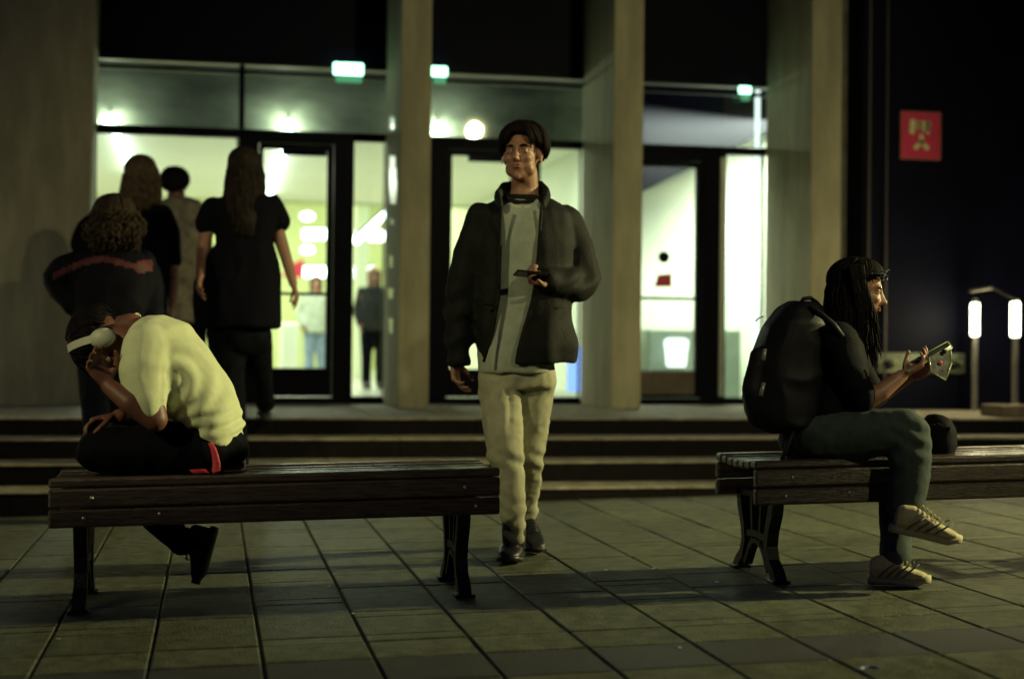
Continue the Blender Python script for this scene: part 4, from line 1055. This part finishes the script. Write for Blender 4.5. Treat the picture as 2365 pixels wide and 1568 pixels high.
    def slab(o0, l0, l1, w0, w1, h0, h1): return [o0 + ax * l + wv * w + nn * h for h in (h0, h1) for l, w in ((l0, w0), (l1, w0), (l1, w1), (l0, w1))]
    MB().hexa(slab(a_, 0, L_, -.037, .037, -.005, .004)).build('case', mat('phone case', (.10, .13, .08), .2, noise=.6, nscale=14, spec=.8), ph)
    rim = MB(); cs = [a_ - wv * .038, b_ - wv * .038, b_ + wv * .038, a_ + wv * .038, a_ - wv * .038]
    for p_, q_ in zip(cs[:-1], cs[1:]): rim.tube([p_, q_], .0055, 8)
    rim.build('case_rim', mat('clear rim', (.42, .48, .26), .12, spec=.9), ph, True)
    fl_ = [P(2146, 826, Y - .245), P(2195, 800, Y - .235), P(2198, 838, Y - .25), P(2184, 878, Y - .27), P(2150, 858, Y - .26)]
    n_ = nrm(np.cross(fl_[1] - fl_[0], fl_[3] - fl_[0])) * .0015; m5 = len(fl_)
    MB().ring([[p - n_ for p in fl_], [p + n_ for p in fl_]]).build('case_cover', mat('scuffed clear cover', (.12, .13, .08), .2, noise=.8, nscale=40, color2=(.05, .045, .035), spec=.7), ph)
    ed = MB()
    for p_, q_ in zip(fl_, fl_[1:] + fl_[:1]): ed.tube([p_, q_], .0026, 6)
    ed.build('cover_edge', mat('clear edge', (.40, .45, .25), .15, spec=.9), ph, True)
    MB().ell(P(2180, 812, Y - .255), (.009, .006, .009)).build('camera_lens', mat('lens', (.01, .01, .012), .05), ph, True)
    MB().ell(P(2172, 838, Y - .262), (.008, .003, .008)).build('sticker', RED, ph, True)
    # backpack
    bp = empty('backpack', P(1800, 1000, Y), 'full black backpack on the back of the seated woman', 'backpack')
    BPM = mat('black nylon', (.0028, .0028, .005), .6, noise=.3, nscale=12, bump=.12, bscale=200, spec=.3)
    k = MB()
    outl = [(698, 1822, 1885), (712, 1795, 1900), (745, 1768, 1905), (800, 1742, 1908), (860, 1728, 1905), (920, 1717, 1900), (950, 1718, 1895), (980, 1735, 1885), (998, 1765, 1872)]
    k.loft([st((a_ + b_) / 2, y, Y, (b_ - a_) / 2, 0, .10 + .06 * min(1, i / 2) - (.05 if i > 7 else 0)) for i, (y, a_, b_) in enumerate(outl)], 26, 2.6)
    k.chain(pc([(1752, 820, -.06, .03), (1738, 900, -.06, .04), (1745, 965, -.04, .035)], Y))
    skin_obj('pack_body', garment(k, .010, 3, (.009, 11, (1, 1, 1), 21)), BPM, bp)
    MB().tube([P(1845, 706, Y - .06), P(1856, 690, Y - .08), P(1872, 688, Y - .08), P(1888, 700, Y - .06)], .008, 8).build('grab_handle', BPM, bp, True)
    MB().tube([P(1868, 712, Y - .12), P(1898, 728, Y - .17), P(1925, 750, Y - .205), P(1945, 778, Y - .21)], .012, 8).build('shoulder_strap', BPM, bp, True)
    MB().tube([P(1838, 985, Y - .12), P(1826, 1010, Y - .14), P(1815, 1040, Y - .16), P(1806, 1062, Y - .17)], [.012, .010, .009, .006], 8).build('loose_strap', BPM, bp, True)
    zp = MB()
    for (xa, ya, xb, yb) in ((1767, 806, 1763, 832), (1764, 884, 1757, 914)):
        zp.tube([P(xa, ya, Y - .168), P(xb, yb, Y - .172)], .008, 8)
    zp.build('reflector', mat('grey reflector', (.35, .38, .30), .35, .4), bp, True)
    MB().tube([P(1745, 742, Y), P(1752, 735, Y), P(1762, 731, Y)], .003, 5).build('zip_pull', STEEL, bp, True)
seated_woman()

# ------------------------------------------------------------------ people seen from behind
def simple_body(t, Y, hx, hy, tors, armL, armR, legs, skinm, hands=True, s=1.0, hd=None, vox=.0085):
    b = MB(); hc = P(hx, hy, Y); R = frame(hd if hd is not None else D3(0, 0, -1), D3(0, 1, 0)); head(b, hc, R, s)
    b.chain([(hc + np.array([0, 0, -.03]), .05), (hc + np.array([0, 0, -.13]), .052), (P(*tors[0][:2], Y), .07)])
    b.loft([st(x, y, Y, w * .8, 0, .09) for x, y, w in tors])
    for arm, sd in ((armL, -1), (armR, 1)):
        if arm:
            b.chain(pc(arm, Y))
            if hands:
                a, c = P(arm[-2][0], arm[-2][1], Y + arm[-2][2]), P(arm[-1][0], arm[-1][1], Y + arm[-1][2]); hand(b, c, c - a, D3(-sd, 0, 0), sd, .35, .92)
    for l in legs: b.chain(pc(l, Y))
    me = fuse(b, vox, 1); skin_obj('body', me, skinm, t); return hc, R
def boots(t, x, Y, z, m, d=(0, 1, 0)):
    c = P(x, 900, Y); c = np.array([c[0], Y, z]); shoe(t, c - np.array(d) * .09, c + np.array(d) * .18, (0, 0, 1), m, m, .045, .085, False)

BLK = cloth('black cotton', (.003, .003, .006), .85, .3)
NAVY = cloth('dark navy denim', (.004, .0055, .009), .85, .4)
DSH = mat('dark shoe', (.012, .011, .012), .6, noise=.3)

def woman_tall():
    Y = 8.5
    t = empty('person', P(560, 1060, Y), 'tall long-haired woman in black t-shirt and flared tunic climbing the steps, arms hanging bare', 'person')
    hc, R = simple_body(t, Y, 566, 393, [(565, 470, 62), (566, 540, 55), (563, 620, 50), (556, 700, 50), (556, 760, 45)],
        [(566, 460, 0, .05), (490, 480, 0, .045), (478, 530, 0, .040), (468, 590, -.02, .034), (462, 640, -.10, .027)],
        [(566, 460, 0, .05), (628, 478, 0, .045), (640, 530, 0, .040), (662, 600, -.02, .033), (677, 655, -.05, .025)],
        [[(528, 790, 0, .070), (535, 930, .02, .05), (545, 1060, .05, .04)], [(585, 790, .02, .070), (592, 830, .12, .055), (604, 880, .35, .045), (612, 925, .55, .035)]], SKIN, True, .92)
    HM = hairm('long dull brown hair', (.026, .017, .012), (.010, .007, .006))
    hair(t, hc, R, HM, 520, .95, 60, 100, 120, falls=lambda a: .36 if sin(a) < .3 else .2, wave=.007, seed=12, rad=.0052, rr=(.088, .106, .096), out=.028, poly=lambda mb, rg, q: mb.loft([st(566, 372, Y, 30, 0, .06), st(566, 400, Y - .01, 35, 0, .08), st(566, 450, Y - .04, 34, 0, .07), st(568, 500, Y - .09, 32, 0, .05), st(570, 545, Y - .11, 20, 0, .03)], 20, 2.1))
    s = MB()
    s.loft([st(566, 445, Y, 26, 0, .07), st(566, 458, Y, 62, 0, .10), st(566, 480, Y, 82, 0, .12), st(566, 530, Y, 70, 0, .13), st(563, 565, Y, 64, 0, .13), st(556, 600, Y, 84, 0, .15), st(550, 650, Y, 96, 0, .17), st(548, 700, Y, 98, 0, .18), st(549, 757, Y, 96, 0, .18)])
    s.chain(pc([(496, 478, 0, .060), (484, 502, 0, .062), (476, 515, 0, .062)], Y)); s.chain(pc([(630, 476, 0, .060), (640, 500, 0, .062), (645, 512, 0, .062)], Y))
    me = garment(s, .012, 3, (.012, 9, (1.3, 1.3, .5), 31), None)
    skin_obj('tunic', me, BLK, t)
    l = MB()
    l.ell(P(555, 775, Y), (.17, .12, .12))
    l.chain(pc([(520, 770, 0, .10), (525, 850, 0, .095), (535, 950, .02, .085), (545, 1070, .06, .075)], Y))
    l.chain(pc([(585, 770, 0, .10), (592, 830, .12, .085), (604, 880, .35, .065), (612, 930, .55, .055)], Y))
    skin_obj('trousers', garment(l, .012, 2, (.010, 10, (1, 1, .6), 33)), NAVY, t)
    boots(t, 545, 8.60, ZS[0] + .002, DSH); boots(t, 612, 9.16, ZS[2] + .10, DSH)
woman_tall()
def woman_blonde():
    Y = 9.62
    t = empty('person', P(320, 960, Y), 'woman with long blonde hair and loose black shirt seen from behind at the doors', 'person')
    hc, R = simple_body(t, Y, 326, 408, [(320, 490, 60), (315, 560, 60), (310, 640, 58), (305, 740, 55), (305, 780, 55)],
        [(320, 480, 0, .05), (222, 520, 0, .045), (192, 570, -.03, .04), (215, 640, -.12, .03)],
        [(320, 480, 0, .05), (378, 505, 0, .045), (398, 590, 0, .04), (402, 655, -.03, .032), (398, 705, -.06, .026)],
        [[(285, 780, 0, .08), (285, 880, 0, .05), (285, 960, 0, .04)], [(340, 780, 0, .08), (345, 880, 0, .05), (345, 960, 0, .04)]], SKIN, True, .92)
    HM = hairm('blonde hair', (.20, .14, .075), (.07, .048, .028))
    hair(t, hc, R, HM, 560, .98, 60, 100, 120, falls=lambda a: .20 if sin(a) < .3 else .14, wave=.008, seed=21, rad=.0052, rr=(.092, .106, .098), out=.03, poly=lambda mb, rg, q: mb.loft([st(326, 385, Y, 28, 0, .06), st(326, 415, Y - .01, 34, 0, .08), st(326, 450, Y - .05, 36, 0, .06), st(326, 475, Y - .08, 26, 0, .04)], 20, 2.1))
    s = MB()
    s.loft([st(322, 462, Y, 28, 0, .07), st(320, 478, Y, 62, 0, .11), st(316, 505, Y, 82, 0, .14), st(308, 580, Y, 86, 0, .16), st(304, 660, Y, 86, 0, .17), st(304, 760, Y, 84, 0, .17)])
    s.chain(pc([(240, 500, 0, .075), (205, 535, 0, .085), (193, 565, -.02, .085)], Y)); s.chain(pc([(372, 500, 0, .075), (388, 540, 0, .080), (393, 595, 0, .075)], Y))
    skin_obj('shirt', garment(s, .013, 3, (.014, 9, (1, 1, .6), 41)), BLK, t)
    l = MB(); l.chain(pc([(285, 770, 0, .11), (285, 880, 0, .085), (285, 955, 0, .075)], Y)); l.chain(pc([(338, 770, 0, .11), (343, 880, 0, .085), (345, 955, 0, .075)], Y))
    skin_obj('trousers', garment(l, .013, 2, (.008, 10, (1, 1, .6), 43)), BLK, t)
    boots(t, 285, Y, .452, DSH); boots(t, 345, Y, .452, DSH)
    MB().tube([P(399 + 9 * cos(a_), 640 + 2 * sin(a_), Y - .03 - .03 * sin(a_)) for a_ in [2 * pi * i / 14 for i in range(15)]], .004, 6).build('bracelet', DSH, t, True)
woman_blonde()
def woman_curly():
    Y = 7.9
    t = empty('person', P(265, 1100, Y), 'curly-haired woman in dark jacket with a red stripe across the back, hand on hip', 'person')
    hc, R = simple_body(t, Y, 266, 512, [(265, 600, 70), (262, 680, 60), (262, 760, 60), (265, 860, 65), (268, 900, 60)],
        [(265, 590, 0, .05), (185, 615, 0, .045), (125, 645, .02, .038), (170, 712, -.02, .028)],
        [(265, 590, 0, .05), (332, 612, 0, .045), (345, 690, .0, .038), (350, 745, -.12, .028)],
        [[(235, 890, 0, .085), (238, 1010, 0, .055), (240, 1130, 0, .04)], [(300, 890, 0, .085), (300, 1010, 0, .055), (300, 1130, 0, .04)]], SKIN, True, .92, None, .0085)
    HM = hairm('curly light brown hair', (.045, .030, .018), (.012, .008, .006))
    def curls(mb, rg, q):
        for k in range(420):
            az = rg.random() * 2 * pi; po = radians(rg.uniform(10, 125)); c = q(az, po, rg.uniform(1.02, 1.18)); c = c + np.array([0, 0, -.02]); ph = rg.random() * 6; L = rg.uniform(.05, .12)
            o = nrm((c - hc) * np.array([1, 1, .1])); sd = np.cross(o, (0, 0, 1))
            pts = [c + np.array([0, 0, -L * i / 9]) + sd * .012 * sin(ph + i * 1.5) + o * (.012 * cos(ph + i * 1.5) + .02 * i / 9) for i in range(10)]
            mb.tube(pts, [.0042] * 9 + [.0015], 4)
        for k in range(220):
            x = rg.uniform(208, 322); c = P(x, rg.uniform(520, 545), Y - rg.uniform(.06, .12)); ph = rg.random() * 6
            pts = [c + np.array([.012 * sin(ph + i * 1.5), .010 * cos(ph + i * 1.5), -.10 * rg.uniform(.7, 1) * i / 9]) for i in range(10)]
            mb.tube(pts, [.0042] * 9 + [.0015], 4)
    hair(t, hc, R, HM, 160, .98, 62, 100, 120, falls=lambda a: .10, wave=.012, seed=31, rad=.008, rr=(.098, .112, .104), out=.05, poly=curls)
    s = MB()
    s.loft([st(265, 570, Y, 30, 0, .08), st(264, 585, Y, 70, 0, .12), st(262, 610, Y, 92, 0, .15), st(262, 660, Y, 96, 0, .16), st(262, 710, Y, 94, 0, .16), st(264, 760, Y, 88, 0, .16), st(266, 830, Y, 88, 0, .17)])
    s.chain(pc([(195, 606, 0, .075), (155, 622, .0, .074), (128, 645, .02, .066), (148, 682, 0, .055), (165, 708, -.02, .045)], Y)); s.chain(pc([(330, 608, 0, .075), (346, 660, 0, .070), (352, 735, -.08, .055)], Y))
    JM2 = cloth('navy jacket', (.0045, .0045, .009), .7, .4)
    jo = skin_obj('jacket', garment(s, .012, 3, (.012, 9, (1, 1, .8), 51)), JM2, t)
    # red stripe following the shoulders
    rd = mat('red jacket stripe', (.07, .006, .010), .7, noise=.4, nscale=25)
    V = getV(jo.data) + np.array(wpos(jo)); x, y = project(V); d = fwd_of(V); cen = fwd_of(np.array([P(262, 650, Y)]))[0]
    jo.data.materials.append(rd)
    bm = bmesh.new(); bm.from_mesh(jo.data); bm.faces.ensure_lookup_table(); off = np.array(wpos(jo))
    C = np.array([f.calc_center_median()[:] for f in bm.faces]) + off; fx, fy = project(C); fd = fwd_of(C)
    yc = np.interp(fx, [120, 190, 215, 240, 270, 310, 352], [640, 607, 600, 598, 604, 616, 614])
    sel = (np.abs(fy - yc) < np.where(fx > 318, 14, 7)) & (fd < cen) & (fx > 120) & (fx < 353)
    for f, k in zip(bm.faces, sel):
        if k: f.material_index = 1
    bm.to_mesh(jo.data); bm.free()
    l = MB(); l.chain(pc([(235, 830, 0, .12), (238, 1000, 0, .095), (240, 1150, 0, .085)], Y)); l.chain(pc([(298, 830, 0, .12), (300, 1000, 0, .095), (302, 1150, 0, .085)], Y))
    skin_obj('trousers', garment(l, .013, 2, (.010, 9, (1, 1, .6), 53)), NAVY, t)
    boots(t, 240, Y, SL * -.6 + .003, DSH); boots(t, 301, Y, SL * -.5 + .003, DSH)
woman_curly()
def man_back():
    Y = 10.7
    t = empty('person', P(425, 950, Y), 'man with short black hair and loose beige patterned shirt seen from behind by the door', 'person')
    hc, R = simple_body(t, Y, 405, 430, [(420, 480, 50), (425, 560, 48), (430, 640, 46), (430, 720, 46), (430, 760, 44)],
        [(415, 475, 0, .05), (372, 500, 0, .045), (372, 590, 0, .04), (380, 660, -.03, .03)], [(415, 475, 0, .05), (456, 500, 0, .045), (464, 580, 0, .04), (460, 650, -.03, .03)],
        [[(410, 770, 0, .08), (412, 860, 0, .05), (414, 935, 0, .04)], [(448, 770, 0, .08), (448, 860, 0, .05), (448, 935, 0, .04)]], SKIN_D, True, .95)
    hair(t, hc, R, hairm('short black hair', (.010, .008, .010)), 260, .98, 58, 112, 142, seed=61, rad=.011, rr=(.088, .108, .096), lift=1.2)
    s = MB(); s.loft([st(412, 458, Y, 26, 0, .07), st(416, 468, Y, 48, 0, .11), st(420, 500, Y, 58, 0, .14), st(424, 600, Y, 58, 0, .15), st(427, 700, Y, 56, 0, .15), st(430, 745, Y, 52, 0, .14)])
    s.chain(pc([(378, 490, 0, .070), (372, 560, 0, .072), (374, 590, 0, .07)], Y)); s.chain(pc([(450, 488, 0, .070), (464, 540, 0, .072), (466, 590, 0, .07)], Y))
    skin_obj('shirt', garment(s, .013, 3, (.014, 9, (1, 1, .6), 63)), mat('beige patterned shirt', (.34, .30, .20), .85, nscale=9, color2=(.10, .09, .07), noise=.5), t)
    l = MB(); l.chain(pc([(412, 745, 0, .10), (413, 860, 0, .085), (414, 930, 0, .075)], Y)); l.chain(pc([(446, 745, 0, .10), (447, 860, 0, .085), (448, 930, 0, .075)], Y))
    skin_obj('trousers', garment(l, .013, 2, (.008, 10, (1, 1, .6), 65)), BLK, t)
    boots(t, 414, Y, .452, DSH); boots(t, 448, Y, .452, DSH)
man_back()

# people inside the hall
def hall_person(Y, x, top, shirt, trou, hairc, label, w=34, arm=None, zf=.452, seed=1):
    feet = P(x, 880, Y); sc = DEP(feet) / F_PX; yb = 784 + (0) ; 
    ybot = None
    t = empty('person', (feet[0], Y, zf), label, 'person')
    H = 1.70; pxm = 1 / sc
    ht = P(x, top, Y)[2]; k = (ht - zf) / H
    def q(dx, z, dy=0): return np.array([feet[0] + dx * k, Y + dy, zf + z * k])
    b = MB(); hc = q(0, 1.58); R = frame((0, -1, 0), (0, 0, 1)); head(b, hc, R, .95 * k)
    b.chain([(q(0, 1.5), .05), (q(0, 1.40), .06)]); 
    L = lambda z, a, d: (q(0, z), np.array([a * k, 0, 0]), np.array([0, d * k, 0]))
    b.loft([L(1.40, .17, .09), L(1.2, .15, .10), L(1.0, .14, .10), L(.88, .15, .10)])
    for s_ in (-1, 1):
        b.chain([(q(s_ * .17, 1.38), .045), (q(s_ * .23, 1.12), .04), (q(s_ * .20, .90, -.08), .03)]); b.chain([(q(s_ * .09, .88), .07), (q(s_ * .10, .5), .05), (q(s_ * .10, .06), .04)])
        hand(b, q(s_ * .20, .90, -.08), (0, -.1, -1), (-s_, 0, 0), s_, .4, .9 * k)
    skin_obj('body', fuse(b, .012, 1), SKIN, t)
    hair(t, hc, R, hairc, 140, 1.0 * k, 58, 92, 116, seed=seed, rad=.011, rr=(.090, .110, .100), falls=lambda a: .12 if sin(a) < .5 else 0)
    s = MB(); s.loft([L(1.46, .08, .07), L(1.42, .17, .10), L(1.2, .21, .13), L(1.0, .20, .14), L(.82, .20, .14)])
    for s_ in (-1, 1): s.chain([(q(s_ * .18, 1.38), .07 * k), (q(s_ * .25, 1.12), .065 * k), (q(s_ * .21, .93, -.07), .05 * k)])
    skin_obj('top', garment(s, .014, 2, (.014, 8, (1, 1, .7), seed)), shirt, t)
    l = MB()
    for s_ in (-1, 1): l.chain([(q(s_ * .09, .85), .10 * k), (q(s_ * .10, .5), .08 * k), (q(s_ * .10, .08), .07 * k)])
    skin_obj('trousers', garment(l, .014, 2, (.008, 8, (1, 1, .7), seed)), trou, t)
    for s_ in (-1, 1): shoe(t, q(s_ * .10, 0, .08), q(s_ * .10, 0, -.17), (0, 0, 1), DSH, DSH, .045, .08, False)
hall_person(17.5, 728, 640, cloth('grey hoodie', (.38, .42, .34), .9), cloth('pale jeans', (.20, .26, .36), .9), hairm('brown hair', (.10, .05, .03)), 'person in a grey hoodie inside the hall, seen through the left door', seed=71, zf=.452)
hall_person(16.0, 862, 622, cloth('dark grey coat', (.03, .032, .03), .9), BLK, hairm('fair hair', (.35, .22, .14)), 'person in dark clothes inside, seen through the narrow pane beside the first pillar', seed=72)
# white counter inside
wcn = MB().bev(*sorted((P(648, 800, 16.8)[0], P(690, 800, 16.8)[0])), 16.8, 17.2, .452, P(660, 745, 16.8)[2], .02, 1).build('reception_counter', WHITEWALL); meta(wcn, 'white counter inside the hall behind the first door', 'counter')

# bag on the right bench and things at the right edge
bg_ = empty('bag', P(2175, 1062, 5.55), 'round black bag standing on the right bench behind the crossed knee', 'bag')
k = MB(); k.loft([st(2160, 958, 5.52, 16, 0, .04), st(2163, 968, 5.52, 28, 0, .07), st(2166, 990, 5.52, 36, 0, .10), st(2166, 1025, 5.52, 38, 0, .11), st(2164, 1052, 5.52, 32, 0, .10), st(2162, 1068, 5.52, 20, 0, .07)], 24, 2.1)
k.tube([P(2140, 985, 5.40), P(2166, 978, 5.39), P(2198, 988, 5.42)], .006, 6)
skin_obj('bag_body', garment(k, .008, 3, (.005, 12, (1, 1, 1), 80)), cloth('black bag cloth', (.003, .003, .006), .8), bg_)
rb = empty('stone_block', P(2345, 1000, 9.5), 'brown stone block at the foot of the second handrail post', 'block')
MB().bev(P(2312, 950, 9.45)[0], P(2312, 950, 9.45)[0] + .42, 9.42, 9.74, .452, P(2320, 936, 9.45)[2] , .01, 2).build('block_body', mat('brown stone', (.13, .10, .07), .8, noise=.3, nscale=10, bump=.3), rb)

# litter and leaves on the paving
for i, (x, y, s_, lab) in enumerate([(2005, 1545, .030, 'thin curved blue wire fragment lying on the front paving at right'), (1400, 1318, .008, 'small pale scrap on the paving between the benches, nearer the walking man'), (1510, 1314, .007, 'small pale scrap on the paving between the benches, nearer the right bench'), (1655, 1345, .007, 'small pale crumb on a joint left of the right bench'), (815, 1418, .006, 'tiny pale crumb in front of the left bench'), (134, 1477, .006, 'tiny pale crumb on a joint at the lower left'), (760, 1355, .006, 'tiny pale crumb in the bench shadow'), (1570, 1497, .006, 'tiny pale crumb on the front paving, centre right')]):
    c = G(x, y); c[2] += .003
    m = MB()
    if i == 0:
        pts = [G(1978, 1550), G(1990, 1546), G(2003, 1542), G(2016, 1541), G(2030, 1545)]; m.tube([p + np.array([0, 0, .004]) for p in pts], .0025, 6)
        o = m.build('wire_scrap', mat('blue plastic', (.15, .25, .6), .3), smooth=True)
    else:
        m.hexa([tuple(c + np.array(v) * s_) for v in ((-1, -.8, -.1), (.9, -1, -.1), (1, .7, -.1), (-.8, 1, -.1), (-.9, -.7, .15), (.8, -.9, .3), (1, .6, .25), (-.7, .9, .2))])
        o = m.build('paper_scrap', PAPER)
    meta(o, lab, 'litter')

# the plaza lamps that light the scene (outside the picture)
for L, lab in ((LAMP_A, 'slender plaza street lamp far to the right of the benches'), (LAMP_B, 'slender plaza street lamp behind the photographer'), (LAMP_C, 'slender plaza street lamp to the left of the photographer')):
    x, y, z = L; t = empty('street_lamp', (x, y, SL * x), lab, 'street lamp', 'plaza street lamps')
    MB().tube([(x + .6, y, SL * x), (x + .6, y, z * .5), (x + .6, y, z + .25)], [.07, .055, .045], 12).build('pole', IRON, t, True)
    MB().bev(x - .18, x + .66, y - .10, y + .10, z + .17, z + .23, .01, 1).build('lamp_head', IRON, t)
    MB().bev(x - .12, x + .12, y - .08, y + .08, z + .140, z + .168, .004, 1).build('lens', glow('street lamp lens', LAMP_COL, 1.2), t)
